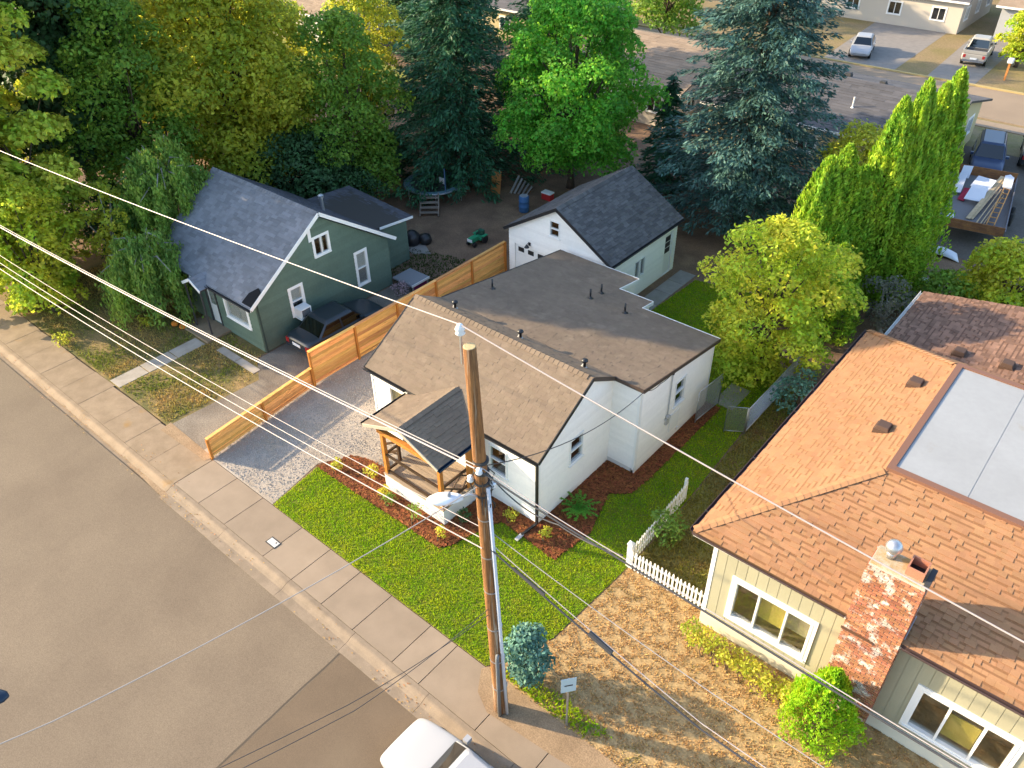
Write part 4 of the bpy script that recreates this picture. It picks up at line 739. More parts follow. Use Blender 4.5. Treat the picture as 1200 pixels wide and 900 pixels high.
# dark street light hanging in from the pole across the street
T2 = thing('street_light', 'dark street light head on a long arm over the open roadway', 'street light', (-4.6, -19.8, 0)); MB().tube([(-4.6, -19.8, -.2), (-4.6, -19.8, 8.4)], [.16, .11], 12).build('shaft', POLE, T2, True); MB().tube([(-4.6, -19.8, 7.9), (-3.2, -18.2, 8.3), (-.42, -15.05, 8.05)], .03, 8).build('light_arm', DGREY, T2, True)
d = Vector((.67, .74, 0)); s_ = Vector((-d.y, d.x, 0)); b2 = Vector((-.45, -15.08, 8.05)); V = [b2+d*l+s_*w_*math.cos(6.2832*k/nn)+Z3*(h_*math.sin(6.2832*k/nn)) for (l, w_, h_) in rings for k in range(nn)]; MB().add(V, Fc).build('light_head', mat('navy_lamp', (.02, .035, .06), rough=.3), T2, True)
# small street sign
S = thing('street_sign', 'small pale metal sign on a thin post in the dry grass', 'sign', (5.1, -5.12, 0)); MB().box(5.075, -5.135, -.05, 5.125, -5.105, 2.2).build('post', STEEL, S)
pl_ = MB(); dd = Vector((.62, .78, 0)); nn_ = Vector((.78, -.62, 0)); c_ = Vector((5.1, -5.12, 1.95))+nn_*.02; pl_.slab([c_-dd*.2-Z3*.28, c_+dd*.2-Z3*.28, c_+dd*.2+Z3*.3, c_-dd*.2+Z3*.3], nn_*.012); pl_.build('plate', mat('sign_pale', (.46, .56, .58), fine=.05, rough=.4), S); MB().slab([c_-dd*.11-Z3*.02+nn_*.0125, c_+dd*.11-Z3*.02+nn_*.0125, c_+dd*.11+Z3*.03+nn_*.0125, c_-dd*.11+Z3*.03+nn_*.0125], nn_*.003).build('printed_bar', DGREY, S)
# ---------------------------------------------------------------- trees and shrubs
def quads(C, D, S, L, Wd, bend=0):
    """leaf quads: centre, long axis, side axis, length, width"""
    n = len(C); L = np.broadcast_to(L, (n,))[:, None]; Wd = np.broadcast_to(Wd, (n,))[:, None]; V = np.empty((n, 4, 3))
    V[:, 0] = C-D*L/2; V[:, 1] = C+S*Wd/2; V[:, 2] = C+D*L/2; V[:, 3] = C-S*Wd/2; return V.reshape(-1, 3), np.arange(n*4).reshape(-1, 4)
def unit(a): return a/np.maximum(np.linalg.norm(a, axis=1, keepdims=True), 1e-9)
def frame(Nn):
    n = len(Nn); r = unit(rng.normal(size=(n, 3))); D = unit(np.cross(Nn, r)); return D, np.cross(Nn, D)
def leaves_lobes(lobes, per, leaf, up=.5, jit=.9, shell=(.72, 1.05), asp=.6):
    C, Nn = [], []
    for (c, r) in lobes:
        r = np.array(r); k = max(30, int(per*np.prod(r)**(2/3))); d = unit(rng.normal(size=(k, 3))); d[:, 2] = np.where(d[:, 2] < -.3, -d[:, 2]*.6, d[:, 2]); rad = shell[0]+(shell[1]-shell[0])*rng.random(k)**.7
        wob_ = 1+.16*np.sin(d[:, 0]*7+c[0]*3)*np.sin(d[:, 1]*8+c[1]*2+d[:, 2]*5)
        C.append(np.array(c)+d*r*(rad*wob_)[:, None]); Nn.append(unit(d/np.maximum(r, .1)*np.mean(r)+np.array([0, 0, up])+rng.normal(0, jit, (k, 3))))
    C = np.concatenate(C); Nn = np.concatenate(Nn); D, S = frame(Nn); s = leaf*(.6+.8*rng.random(len(C))); return quads(C, D, S, s, s*asp)
def limb_mesh(base, h, tr, tips, n=8, sw=.15):
    mb = MB(); b = Vector(base); th = h; pts = [b+Vector((sw*math.sin(i*1.3), sw*math.cos(i*1.7)-sw, th*i/6-.1)) for i in range(7)]; mb.tube(pts, [tr*(1.25 if i == 0 else 1)*(1-.1*i) for i in range(7)], n)
    for t in tips:
        t = Vector(t); k = random.randint(2, 6); a = pts[k]; mid = a.lerp(t, .5)+Vector((0, 0, (t-a).length*.08)); mb.tube([a, mid, t], [tr*.45, tr*.26, tr*.08], 6)
    return mb
def deciduous(name, label, base, h, r, leafm, nl=26, leaf=.2, per=520, th=.45, tr=.16, seed=1, group=None, cat='tree', flat=1.0, z0=.3, bark=BARK, droop=0, up=.5, lr=(.26, .42), cc=None):
    random.seed(seed); global rng; rng = np.random.default_rng(seed); base = Vector(base); t = thing(name, label, cat, base, group); lobes = []; cz0, cz1 = h*z0, h
    for i in range(nl):
        f = (i+.5)/nl; z = cz0+(cz1-cz0)*f; prof = math.sin(math.pi*min(1, .12+.86*f))**.6; a = i*2.4+random.random()*.8; d = r*prof*random.uniform(.35, .82); q = r*random.uniform(*lr)*(.75+.35*prof); z = min(z, h-q*.7)
        lobes.append(((base.x+d*math.cos(a), base.y+d*math.sin(a), base.z+z), (q, q, q*.8*flat)))
    limb_mesh(base, h*th if h*th > 1 else h*.5, tr, [l[0] for l in lobes[::2]]).build('trunk', bark, t, True)
    place('crown', fast('crown', *leaves_lobes(lobes, per, leaf, up)), leafm, t); return t
def conifer(name, label, base, h, r, leafm, seed=1, whorl=.42, nb=9, spray=46, ln=.34, z0=.06, group=None, power=.85, droop=.25, wd=.13, lift=0):
    global rng; random.seed(seed); rng = np.random.default_rng(seed); b = np.array(base, float); t = thing(name, label, 'tree', base, group); mb = MB().tube([tuple(b+[0, 0, -.1]), tuple(b+[0, 0, h*.5]), tuple(b+[0, 0, h*.98])], [h*.02, h*.012, .02], 8); C, D, Nn = [], [], []; z = h*z0
    while z < h*.99:
        f = z/h; R_ = r*(1-f)**power*random.uniform(.88, 1.12)+.12; k = nb
        for i in range(k):
            a = 6.283*i/k+random.random()*.9; l = R_*random.uniform(.6, 1.16); dv = np.array([math.cos(a), math.sin(a), 0]); zz_ = z+random.uniform(-.2, .2); tip = b+dv*l+[0, 0, zz_-l*droop+lift*l]
            if i % 2 == 0: mb.tube([tuple(b+[0, 0, zz_]), tuple(b+dv*l*.9+[0, 0, zz_-l*droop*.8+lift*l])], [.03, .008], 4, False)
            m_ = max(8, int(spray*(l/r)**.8*1.2)); s = rng.random(m_)**.6; sd_ = np.array([-dv[1], dv[0], 0]); off = rng.normal(0, 1, m_)*(.10+.16*l*s*(1.15-s)); p = b+dv*(l*s)[:, None]+sd_*off[:, None]; p[:, 2] = b[2]+zz_-l*droop*s**1.4+lift*l*s+rng.normal(0, .07, m_)-.12*np.abs(off); C.append(p)
            dd_ = unit(dv*.8+sd_*(np.sign(off)*rng.random(m_)*.9)[:, None]+np.array([0, 0, -.25])+rng.normal(0, .25, (m_, 3))); D.append(dd_)
        z += whorl*(1.0-.35*f)
    C = np.concatenate(C); D = np.concatenate(D); n = len(C); S = unit(np.cross(D, np.array([0, 0, 1.])+rng.normal(0, .45, (n, 3)))); mb.build('trunk', BARK, t); q = .6+.8*rng.random(n); place('crown', fast('crown', *quads(C, D, S, ln*q, wd*q)), leafm, t); return t
def columnar(name, label, base, h, r, leafm, seed=1, n=11000, ln=.2, wd=.09, group=None, power=.55, cat='tree', src=None, low=.12):
    global rng
    if src is not None:
        c = copy_tree(src, None, base, random.random()*6, (r/src['r0'], r/src['r0'], h/src['h0'])); tag(c, label, cat, group); return c
    random.seed(seed); rng = np.random.default_rng(seed); t = thing(name, label, cat, (0, 0, 0), group); t['r0'] = r; t['h0'] = h
    f = rng.random(n)**.85; a = rng.random(n)*6.283; prof = np.minimum(1, (f+.02)/low)**.5*(1-f)**power
    ridge = 1+.13*np.sin(a*5+f*3)+.10*np.sin(a*11-f*9+1)+.10*np.sin(f*38+a*4)*np.sin(a*7); rr = r*1.18*prof*ridge*(.80+.22*rng.random(n)); x = np.stack([np.cos(a), np.sin(a), np.zeros(n)], 1); C = x*rr[:, None]; C[:, 2] = .05+f*h*.97+rng.normal(0, .05, n)
    Nn = unit(x+rng.normal(0, .55, (n, 3))); Dv = unit(np.array([0, 0, 1.])+x*.35+rng.normal(0, .3, (n, 3))); S = unit(np.cross(Nn, Dv)); q = .6+.9*rng.random(n)
    MB().tube([(0, 0, -.1), (0, 0, h*.45), (0, 0, h*.85)], [r*.16, r*.1, .02], 7).build('trunk', BARK, t)
    place('crown', fast('crown', *quads(C, Dv, S, ln*q, wd*q)), leafm, t); t.location = base; return t
def weeping(name, label, base, h, r, leafm, seed=1, nbr=46, bark=GREYBARK, strand=(1.2, 3.2), leaf=.15):
    global rng; random.seed(seed); rng = np.random.default_rng(seed); b = Vector(base); t = thing(name, label, 'tree', base); mb = MB().tube([b-Z3*.1, b+Vector((.1, .1, h*.4)), b+Vector((0, .2, h*.8))], [.2, .15, .06], 8); C, D = [], []
    for i in range(nbr):
        a = i*2.4+random.random(); l = r*math.sqrt((i+1)/nbr)*random.uniform(.8, 1.1); s = b+Vector((0, .1, h*random.uniform(.5, .8))); e = b+Vector((l*math.cos(a), l*math.sin(a), h*(1-.35*(l/r)**2)*random.uniform(.82, 1.02))); mid = s.lerp(e, .55)+Z3*.5
        if i % 2: mb.tube([s, mid, e], [.05, .035, .012], 5)
        for j in range(9):
            q = mid.lerp(e, random.random()); st = min(random.uniform(*strand), q.z-b.z-.15); k = int(st*26); u = rng.random(k); p = np.array(q)+np.stack([rng.normal(0, .12, k)+u*math.cos(a)*.35, rng.normal(0, .12, k)+u*math.sin(a)*.35, -u*st], 1); C.append(p); D.append(unit(np.array([0, 0, -1.])+rng.normal(0, .4, (k, 3))))
    C = np.concatenate(C); D = np.concatenate(D); n = len(C); S = unit(np.cross(D, rng.normal(size=(n, 3)))); mb.build('trunk', bark, t); q = .6+.8*rng.random(n); place('crown', fast('crown', *quads(C, D, S, leaf*1.5*q, leaf*.55*q)), leafm, t); return t
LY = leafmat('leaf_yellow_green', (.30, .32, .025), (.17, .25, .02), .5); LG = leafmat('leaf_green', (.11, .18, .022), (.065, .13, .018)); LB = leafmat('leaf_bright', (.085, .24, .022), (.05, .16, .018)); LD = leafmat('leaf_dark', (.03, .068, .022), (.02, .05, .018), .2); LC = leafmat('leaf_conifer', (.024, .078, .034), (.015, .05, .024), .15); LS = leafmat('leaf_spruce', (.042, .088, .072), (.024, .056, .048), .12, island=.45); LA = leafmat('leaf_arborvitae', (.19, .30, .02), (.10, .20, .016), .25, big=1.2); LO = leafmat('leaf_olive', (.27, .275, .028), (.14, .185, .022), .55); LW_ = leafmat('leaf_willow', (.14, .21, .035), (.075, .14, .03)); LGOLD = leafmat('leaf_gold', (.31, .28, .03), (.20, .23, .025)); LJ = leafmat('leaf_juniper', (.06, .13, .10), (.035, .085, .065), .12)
# left of the green house
weeping('weeping_tree', 'weeping tree with trailing strands hanging in front of the green cottage', (-21.9, -1.0, 0), 4.6, 1.9, LW_, 3, 44)
weeping('weeping_tree', 'taller weeping tree with drooping fronds beside the green cottage roof', (-24.6, 2.2, 0), 7.2, 2.6, LW_, 5, 56)
deciduous('leafy_tree', 'sunlit yellow green tree with low branches at the sidewalk beside the dry yard', (-26.4, -3.9, 0), 6.4, 2.5, LY, 30, .2, 560, seed=11, z0=.12, cc=1)
deciduous('leafy_tree', 'tall pale green tree standing beyond the weeping trees', (-30.0, -2.4, 0), 19.5, 4.0, leafmat('leaf_pale', (.31, .34, .03), (.18, .26, .024), .3), 44, .26, 900, seed=12, z0=.12, lr=(.2, .3))
deciduous('leafy_tree', 'tall dark green tree added for shade behind the pale green one', (-34.2, 2.8, 0), 18, 4.4, LD, 70, .3, 560, seed=20, z0=.2, tr=.25)  # dense crown added so that its shadow reaches the garage
deciduous('leafy_tree', 'dark green tree filling the gap behind the weeping trees', (-30.0, 4.2, 0), 12.5, 3.4, LG, 38, .22, 420, seed=13, z0=.15)
deciduous('leafy_tree', 'rust tinged tree with dead twigs above the sidewalk yard', (-25.4, -.6, 0), 5.6, 1.7, LO, 20, .18, 480, seed=14, z0=.2, bark=GREYBARK)
deciduous('leafy_tree', 'broad golden green tree arching over the back of the green cottage', (-29.5, 9.5, 0), 13.5, 5.0, LO, 48, .24, 460, seed=15, z0=.12, tr=.28)
deciduous('leafy_tree', 'golden crowned tree standing beyond the taller weeping tree', (-38, 4.5, 0), 8.5, 4.2, LGOLD, 40, .26, 380, seed=16, z0=.25, tr=.25)
deciduous('leafy_tree', 'green tree with hanging sprays close behind the cottage addition', (-24.2, 13.4, 0), 10.5, 3.2, LG, 36, .21, 480, seed=17, z0=.1, tr=.2)
deciduous('leafy_tree', 'yellow topped slim tree between the olive tree and the dark conifer', (-27.5, 17.5, 0), 11, 2.7, LO, 30, .21, 470, seed=18, z0=.3)
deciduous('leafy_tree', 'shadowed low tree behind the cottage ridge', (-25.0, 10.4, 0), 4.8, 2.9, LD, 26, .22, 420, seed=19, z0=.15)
bare = thing('bare_tree', 'leafless pale grey tree rising among the golden crowns', 'tree', (-40, -1, 0)); mb = MB().tube([(-40, -1, -.1), (-40.1, -.9, 6), (-39.9, -1, 12)], [.22, .16, .05], 8)
random.seed(4)
for i in range(16): a = i*2.4; z = 6+i*.4; mb.tube([(-40, -1, z), (-40+.8*math.cos(a), -1+.8*math.sin(a), z+.8), (-40+1.7*math.cos(a), -1+1.7*math.sin(a), z+1.9)], [.07, .045, .012], 5)
mb.build('trunk', GREYBARK, bare)
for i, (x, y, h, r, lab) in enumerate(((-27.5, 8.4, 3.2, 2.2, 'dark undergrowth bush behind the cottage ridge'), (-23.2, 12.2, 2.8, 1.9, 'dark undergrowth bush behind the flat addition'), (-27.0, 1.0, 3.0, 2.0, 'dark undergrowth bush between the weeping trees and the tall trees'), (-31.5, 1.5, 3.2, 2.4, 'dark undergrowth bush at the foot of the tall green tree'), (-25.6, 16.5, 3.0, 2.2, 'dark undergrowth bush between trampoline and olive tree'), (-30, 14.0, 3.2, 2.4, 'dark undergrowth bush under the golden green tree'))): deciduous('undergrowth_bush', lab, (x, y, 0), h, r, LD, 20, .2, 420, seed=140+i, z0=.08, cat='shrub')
PALE = MATS['leaf_pale']  # two slim trees below are added to throw shade streaks on the rear roof
conifer('shade_caster', 'slim pale green tree added for roof shade at the sidewalk end of the tall trees', (-28.6, -4.3, 0), 19.5, 2.3, PALE, 61, whorl=.4, nb=10, spray=80, ln=.3, wd=.16, power=.6)
conifer('shade_caster', 'slim pale green tree added for roof shade beside the tall pale tree', (-31.2, -3.0, 0), 20.5, 2.4, PALE, 62, whorl=.4, nb=10, spray=80, ln=.3, wd=.16, power=.6)
# behind the yards
conifer('conifer', 'dark green conifer standing over the trampoline', (-21.4, 19.0, 0), 17, 5.0, LC, 21, z0=.05, nb=12, spray=120, ln=.3, wd=.09, droop=.18)
conifer('conifer', 'dark conifer growing behind the bright green maple', (-20.5, 26.5, 0), 17, 4.8, LC, 22, nb=11, spray=100, ln=.3, wd=.09, droop=.18)
conifer('conifer', 'dark conifer between the trampoline conifer and the yellow topped tree', (-26.5, 22.5, 0), 15, 4.2, LC, 29, nb=11, spray=90, ln=.3, wd=.09, droop=.18)
deciduous('maple_tree', 'dense bright green maple behind the garage gable', (-15.6, 22.6, 0), 11, 5.4, LB, 80, .2, 680, seed=23, z0=.14, tr=.22, lr=(.15, .26))
conifer('blue_spruce', 'big blue green spruce standing behind the garage', (-5.6, 24.8, 0), 20, 5.4, LS, 24, whorl=.55, nb=14, spray=210, ln=.27, wd=.085, droop=.10, power=.6, lift=.0)
conifer('conifer', 'dim spruce tucked behind the garage roof corner', (-11.5, 26.5, 0), 6.5, 2.3, LC, 25, nb=9, spray=40)
deciduous('locust_tree', 'yellow green locust tree spreading over the side lawn', (1.9, 12.2, 0), 7.0, 3.3, leafmat('leaf_locust', (.30, .33, .024), (.16, .25, .022), .5), 60, .17, 640, seed=26, z0=.08, lr=(.14, .28))
deciduous('shrub', 'blue grey shrub under the locust tree beside the chain link fence', (4.4, 10.6, 0), 2.0, 1.1, LJ, 14, .15, 560, seed=27, z0=.2, cat='shrub')
deciduous('shrub', 'grey dry bush at the foot of the arborvitae row', (4.6, 18.6, 0), 2.8, 1.4, leafmat('leaf_grey', (.12, .12, .09), (.07, .075, .05)), 14, .15, 420, seed=28, z0=.15, cat='shrub', bark=GREYBARK)
AG = 'arborvitae in a row'
arb = columnar('arborvitae', 'tallest arborvitae of the row, near the trailer', (3.35, 24.9, 0), 10.0, 1.3, LA, 31, 15000, group=AG)
arb2 = columnar('arborvitae', 'arborvitae at the near end of the row, beside the locust tree', (1.15, 17.5, 0), 7.8, 1.4, LA, 32, 15000, group=AG)
for i, (x, y, h, r, lab) in enumerate(((1.45, 18.5, 8.1, 1.35, 'second arborvitae from the locust end of the row'), (1.9, 19.6, 6.9, 1.3, 'third arborvitae from the locust end of the row'), (2.5, 20.7, 9.7, 1.25, 'middle arborvitae of the row'), (2.9, 22.0, 10.1, 1.25, 'third arborvitae from the trailer end of the row'), (3.3, 23.2, 9.8, 1.25, 'second arborvitae from the trailer end of the row'), (2.7, 16.9, 4.6, 1.2, 'short arborvitae in front of the row'), (3.9, 21.2, 6.2, 1.2, 'medium arborvitae on the yellow house side of the row'))):
    columnar('arborvitae', lab, (x, y, 0), h, r, LA, group=AG, src=(arb, arb2)[i % 2])
deciduous('leafy_tree', 'light yellow green tree between the arborvitae row and the dark roof', (-.2, 26.0, 0), 6.2, 2.3, LGOLD, 26, .2, 460, seed=35, z0=.2)
deciduous('shrub', 'tall sunlit yellow green bush above the brown back wing roof', (8.3, 22.6, 0), 3.9, 2.4, LY, 30, .2, 560, seed=36, z0=.12, cat='shrub')
deciduous('shrub', 'dark leafy bush between the trailer and the brown wing roof', (6.1, 21.0, 0), 2.5, 1.6, LG, 18, .2, 460, seed=37, z0=.12, cat='shrub')
# small planting
def bush(name, label, loc, h, r, m_, seed, leaf=.07, per=1500, nl=9, cat='shrub', group=None): return deciduous(name, label, loc, h, r, m_, nl, leaf, per, th=.5, tr=.02, seed=seed, z0=.15, cat=cat, lr=(.3, .5), group=group)
juni = deciduous('juniper', 'blue green juniper bush at the foot of the utility pole', (3.42, -4.65, 0), 2.1, .66, LJ, 34, .11, 1500, th=.5, tr=.05, seed=41, z0=.1, cat='shrub', lr=(.34, .5), up=.9)
columnar('cone_shrub', 'bright green clipped conical evergreen in front of the brick chimney', (10.25, -1.05, 0), 2.8, 1.0, leafmat('leaf_lime', (.18, .34, .014), (.12, .26, .011), .35, big=2), 42, 12000, ln=.10, wd=.05, cat='shrub', power=.75, low=.2)
LIME = leafmat('leaf_lime_shrub', (.34, .38, .03), (.24, .32, .03)); LSH = leafmat('leaf_shrub', (.10, .17, .03), (.07, .12, .02))
for i, (x, y, h, r, m_, lab) in enumerate(((-7.35, -2.55, .45, .26, LIME, 'lime green shrub at the drive corner of the porch bed'), (-6.1, -2.0, .5, .3, LIME, 'lime green shrub beside the porch stairs'), (-5.0, -2.4, .42, .28, LIME, 'yellow green shrub at the drive side of the porch front'), (-4.62, -2.5, .4, .27, LSH, 'rounded dark green shrub against the porch front next to a yellow one'), (-3.35, -2.45, .75, .3, LSH, 'upright green shrub against the middle of the porch front'), (-2.1, -2.5, .6, .2, LIME, 'narrow light green shrub at the porch corner under the street light'), (-1.95, -1.55, .7, .26, LD, 'dark shaded shrub at the lawn side of the porch'), (-.9, -.35, .3, .27, LIME, 'small lime ball shrub under the front window'), (.55, -.25, .35, .28, LIME, 'small lime ball shrub at the downspout corner'))): bush('planting_shrub', lab, (x, y, .03), h, r, m_, 50+i)
fern = thing('fern', 'spreading green fern in the mulch beside the gable wall', 'fern', (.75, 1.35, .03)); rng = np.random.default_rng(9); C, D = [], []
for i in range(16):
    a = i*2.4; l = .55+.25*rng.random(); k = 60; s = rng.random(k); sd_ = np.array([-math.sin(a), math.cos(a), 0]); w_ = rng.uniform(-1, 1, k)*.11*(1.05-s); p = np.array([.75, 1.35, .06])+np.array([math.cos(a), math.sin(a), 0])*(s*l)[:, None]+sd_*w_[:, None]; p[:, 2] += .55*s*(1.25-s*.75); C.append(p); D.append(unit(sd_*np.sign(w_)[:, None]+np.array([math.cos(a), math.sin(a), 0])*.6+rng.normal(0, .15, (k, 3))))
C = np.concatenate(C); D = np.concatenate(D); S = unit(np.cross(D, np.array([0, 0, 1.])+rng.normal(0, .3, C.shape))); place('fronds', fast('fronds', *quads(C, D, S, .12, .04)), LB, fern)
LBED = leafmat('leaf_bed', (.28, .28, .03), (.16, .21, .022)); LBED2 = leafmat('leaf_bed_gold', (.38, .31, .04), (.25, .24, .03))
for i in range(9):
    x = 6.3+i*.42; bush('foundation_shrub', ('first', 'second', 'third', 'fourth', 'fifth', 'sixth', 'seventh', 'eighth', 'ninth')[i]+' yellow green shrub from the picket fence along the yellow house', (x, -.62-.05*(i % 3)-.02*i, 0), .62+.14*(i % 3), .46, (LBED, LBED2)[i % 2], 70+i, .085, 1100, group='shrubs along the yellow house foundation')
bush('vine_shrub', 'leafy green shrub growing through the side picket fence', (3.75, 2.1, 0), 1.3, .62, LSH, 81, .12, 900, 14)
for i, (x, y) in enumerate(((-23.4, -5.0), (-21.7, -1.9), (-27.5, -5.0))): bush('weed_clump', ('golden weed clump at the sidewalk edge below the yellow green tree', 'orange tinged weed clump by the weeping tree foot', 'sunlit weed clump on the far side of the yellow green tree foot')[i], (x, y, 0), .45, .5, LGOLD, 85+i, .09, 700)
bush('flower_clump', 'pinkish grey flower clump beside the green house back landing', (-14.6, 7.5, 0), .6, .5, leafmat('leaf_pink', (.30, .20, .21), (.16, .14, .12)), 92, .09, 800)
for i, (x, y, z_) in enumerate(((-20.2, -.95, 0), (-20.7, -1.05, 0))): tag(MB().lathe((x, y, z_), [(.05, .0), (.15, .06), (.17, .13), (.13, .22), (.03, .25)], 12).build('pumpkin', mat('pumpkin', (.6, .2, .03)), None, True), ('orange pumpkin beside the green house door step', 'orange pumpkin below the weeping strands')[i], 'pumpkin')
# ---------------------------------------------------------------- vehicles
TYRE = mat('tyre', (.02, .02, .02), rough=.8); RIM = mat('rim', (.45, .46, .48), rough=.35, metal=.8); RED = mat('tail_red', (.35, .02, .02), rough=.3, spec=.6); CHROME = mat('chrome', (.6, .6, .62), rough=.2, metal=.9); LENS = mat('lens', (.75, .77, .8), rough=.15, spec=.7)
def vehicle(name, label, cat, loc, rz, paint, kind='sedan', L=4.6, Wd=1.8, group=None):
    """local x is forward"""
    t = thing(name, label, cat, (0, 0, 0), group); h = Wd/2; l = L/2
    belt, top = {'sedan': (.92, 1.46), 'suv': (1.05, 1.78), 'pickup': (1.05, 1.8)}[kind]
    st = {'sedan': [(-l, .5, .72, .80), (-l+.06, .3, .9, .9), (-l+.35, .22, .98, .96), (-.9, .2, .95, 1), (.9, .2, .93, 1), (l-1.15, .2, .88, .98), (l-.35, .22, .76, .93), (l-.08, .3, .64, .84), (l, .42, .55, .72)],
          'suv': [(-l, .5, .9, .86), (-l+.06, .35, 1.04, .94), (-l+.4, .28, 1.07, .98), (-.9, .26, 1.06, 1), (.9, .26, 1.05, 1), (l-1.2, .26, 1.02, .99), (l-.4, .28, .95, .95), (l-.08, .35, .82, .88), (l, .45, .7, .78)],
          'pickup': [(-l, .5, 1.0, .92), (-l+.03, .42, 1.06, .98), (-l+.5, .35, 1.06, 1), (-.6, .3, 1.06, 1), (.9, .3, 1.06, 1), (l-1.2, .3, 1.04, .99), (l-.35, .32, .98, .96), (l-.08, .4, .85, .9), (l, .5, .72, .82)]}[kind]
    V, F = [], []; n = 10
    for (x, zb, zt, wf) in st:
        w_ = h*wf
        for y, z in ((-w_*.86, zb), (-w_*.97, zb+.12), (-w_, zb+(zt-zb)*.6), (-w_*.97, zt-.06), (-w_*.86, zt), (w_*.86, zt), (w_*.97, zt-.06), (w_, zb+(zt-zb)*.6), (w_*.97, zb+.12), (w_*.86, zb)): V.append((x, y, z))
    for i in range(len(st)-1):
        for k in range(n): F.append((i*n+k, (i+1)*n+k, (i+1)*n+(k+1) % n, i*n+(k+1) % n))
    F += [tuple(range(n)), tuple(range((len(st)-1)*n, len(st)*n))[::-1]]
    body = MB().add(V, F).build('body', paint, t, True); sb = body.modifiers.new('sub', 'SUBSURF'); sb.levels = sb.render_levels = 2
    c = {'sedan': (-l+.65, -l+1.25, .35, l-1.35), 'suv': (-l+.12, -l+.45, .55, l-1.3), 'pickup': (-.75, -.55, .75, l-1.3)}[kind]; wb, wt = h*.9, h*.72
    cabin = MB(); A = [(c[0], -wb, belt-.04), (c[3], -wb, belt-.06), (c[3], wb, belt-.06), (c[0], wb, belt-.04)]; m1 = [(c[1], -wt, top-.05), (c[2], -wt, top-.05), (c[2], wt, top-.05), (c[1], wt, top-.05)]; T_ = [(c[1]+.12, -wt*.82, top), (c[2]-.12, -wt*.82, top), (c[2]-.12, wt*.82, top), (c[1]+.12, wt*.82, top)]
    cabin.add(A+m1+T_, [(0, 1, 5, 4), (1, 2, 6, 5), (2, 3, 7, 6), (3, 0, 4, 7), (4, 5, 9, 8), (5, 6, 10, 9), (6, 7, 11, 10), (7, 4, 8, 11), (8, 9, 10, 11)]); cab = cabin.build('cabin', paint, t, bevel=.09)
    def pane(nm, q, f0=.08, f1=.1, off=.012, cuts=((0, 1),)):
        q = [Vector(p) for p in q]; N_ = (q[1]-q[0]).cross(q[3]-q[0]).normalized()
        for (a_, b_) in cuts:
            f = lambda u, v: q[0].lerp(q[1], u).lerp(q[3].lerp(q[2], u), v)+N_*off
            u0_, u1_ = a_+f0*(b_-a_), b_-f0*(b_-a_); MB().add([f(u0_, f1), f(u1_, f1), f(u1_, 1-f1), f(u0_, 1-f1)], [(0, 1, 2, 3)]).build(nm, CARG, cab)
    pane('windshield', [A[1], A[2], m1[2], m1[1]], .05, .06); pane('rear_window', [A[3], A[0], m1[0], m1[3]], .07, .1)
    cu = ((0, .5), (.5, 1)) if kind != 'suv' else ((0, .3), (.3, .62), (.62, 1)); pane('side_window', [A[0], A[1], m1[1], m1[0]], .05, .12, cuts=cu); pane('side_window', [A[2], A[3], m1[3], m1[2]], .05, .12, cuts=cu)
    rw = .33 if kind == 'sedan' else .38
    for x in (-l+.85, l-.88):
        for s in (-1, 1):
            y0 = s*(h-.2); w_ = MB().lathe((x, s*(h-.11), rw), [(rw*.7, -.11), (rw*.95, -.1), (rw, -.06), (rw, .06), (rw*.95, .1), (rw*.7, .11)], 20, 'y').build('wheel', TYRE, t, True); MB().lathe((x, s*(h-.11)+s*.108, rw), [(rw*.68, -.004), (rw*.6, .004), (.05, .01)], 16, 'y').build('rim', RIM, w_)
    for s in (-1, 1):
        zt = st[-2][2]; MB().box(l-.34, s*h*.70-.12, zt-.18, l-.14, s*h*.70+.12, zt-.06).build('headlight', LENS, t); zr = st[1][2]; MB().box(-l+.0, s*h*.74-.1, zr-.34, -l+.16, s*h*.74+.1, zr-.10).build('taillight', RED, t)
        MB().box(c[3]-.35, s*(h+.02)-.09, belt, c[3]-.2, s*(h+.02)+.09, belt+.14).build('mirror', paint, t)
    MB().box(l-.02, -h*.55, st[-1][1]+.08, l+.012, h*.55, st[-1][2]-.04).build('grille', BLACK, t); MB().box(-l-.03, -h*.84, .42, -l+.05, h*.84, .58).build('rear_bumper', CHROME if kind == 'pickup' else paint, t); MB().box(-l-.034, -.26, .62, -l-.02, .26, .76).build('number_plate', LENS, t)
    if kind == 'pickup':
        for q in ((-l+.05, -h*.97, -.8, -h*.88), (-l+.05, h*.88, -.8, h*.97), (-l+.01, -h*.9, -l+.08, h*.9)): MB().box(q[0], q[1], 1.06, q[2], q[3], 1.3).build('bed_side', paint, t)
        MB().box(-l+.09, -h*.86, 1.06, -.8, h*.86, 1.075).build('bed_floor', DGREY, t)
    if kind == 'suv':
        for s in (-1, 1): MB().bar((-l+.7, s*wt*.85, top+.05), (c[2]-.2, s*wt*.85, top+.05), .04, .04).build('roof_rail', DGREY, t)
    t.location = loc; t.rotation_euler = (0, 0, rz); return t
CARG = CARGLASS
def paint(n, c): return mat(n, c, rough=.3, spec=.6)
WP, NP, BP, SP, GP = paint('white_car', (.34, .345, .36)), paint('navy_car', (.03, .05, .11)), paint('black_car', (.02, .022, .026)), paint('silver_car', (.36, .34, .31)), paint('grey_car', (.02, .028, .036))
vehicle('parked_car', 'white car parked at the kerb beside the utility pole', 'car', (4.35, -8.35, -.125), math.pi, WP)
vehicle('parked_car', 'dark grey sedan squeezed between green house and cedar fence', 'car', (-14.15, 3.3, 0), math.pi/2, GP)
vehicle('parked_car', 'white sedan on the driveway across the back street', 'car', (-12.6, 60.6, 0), R(-75), WP)
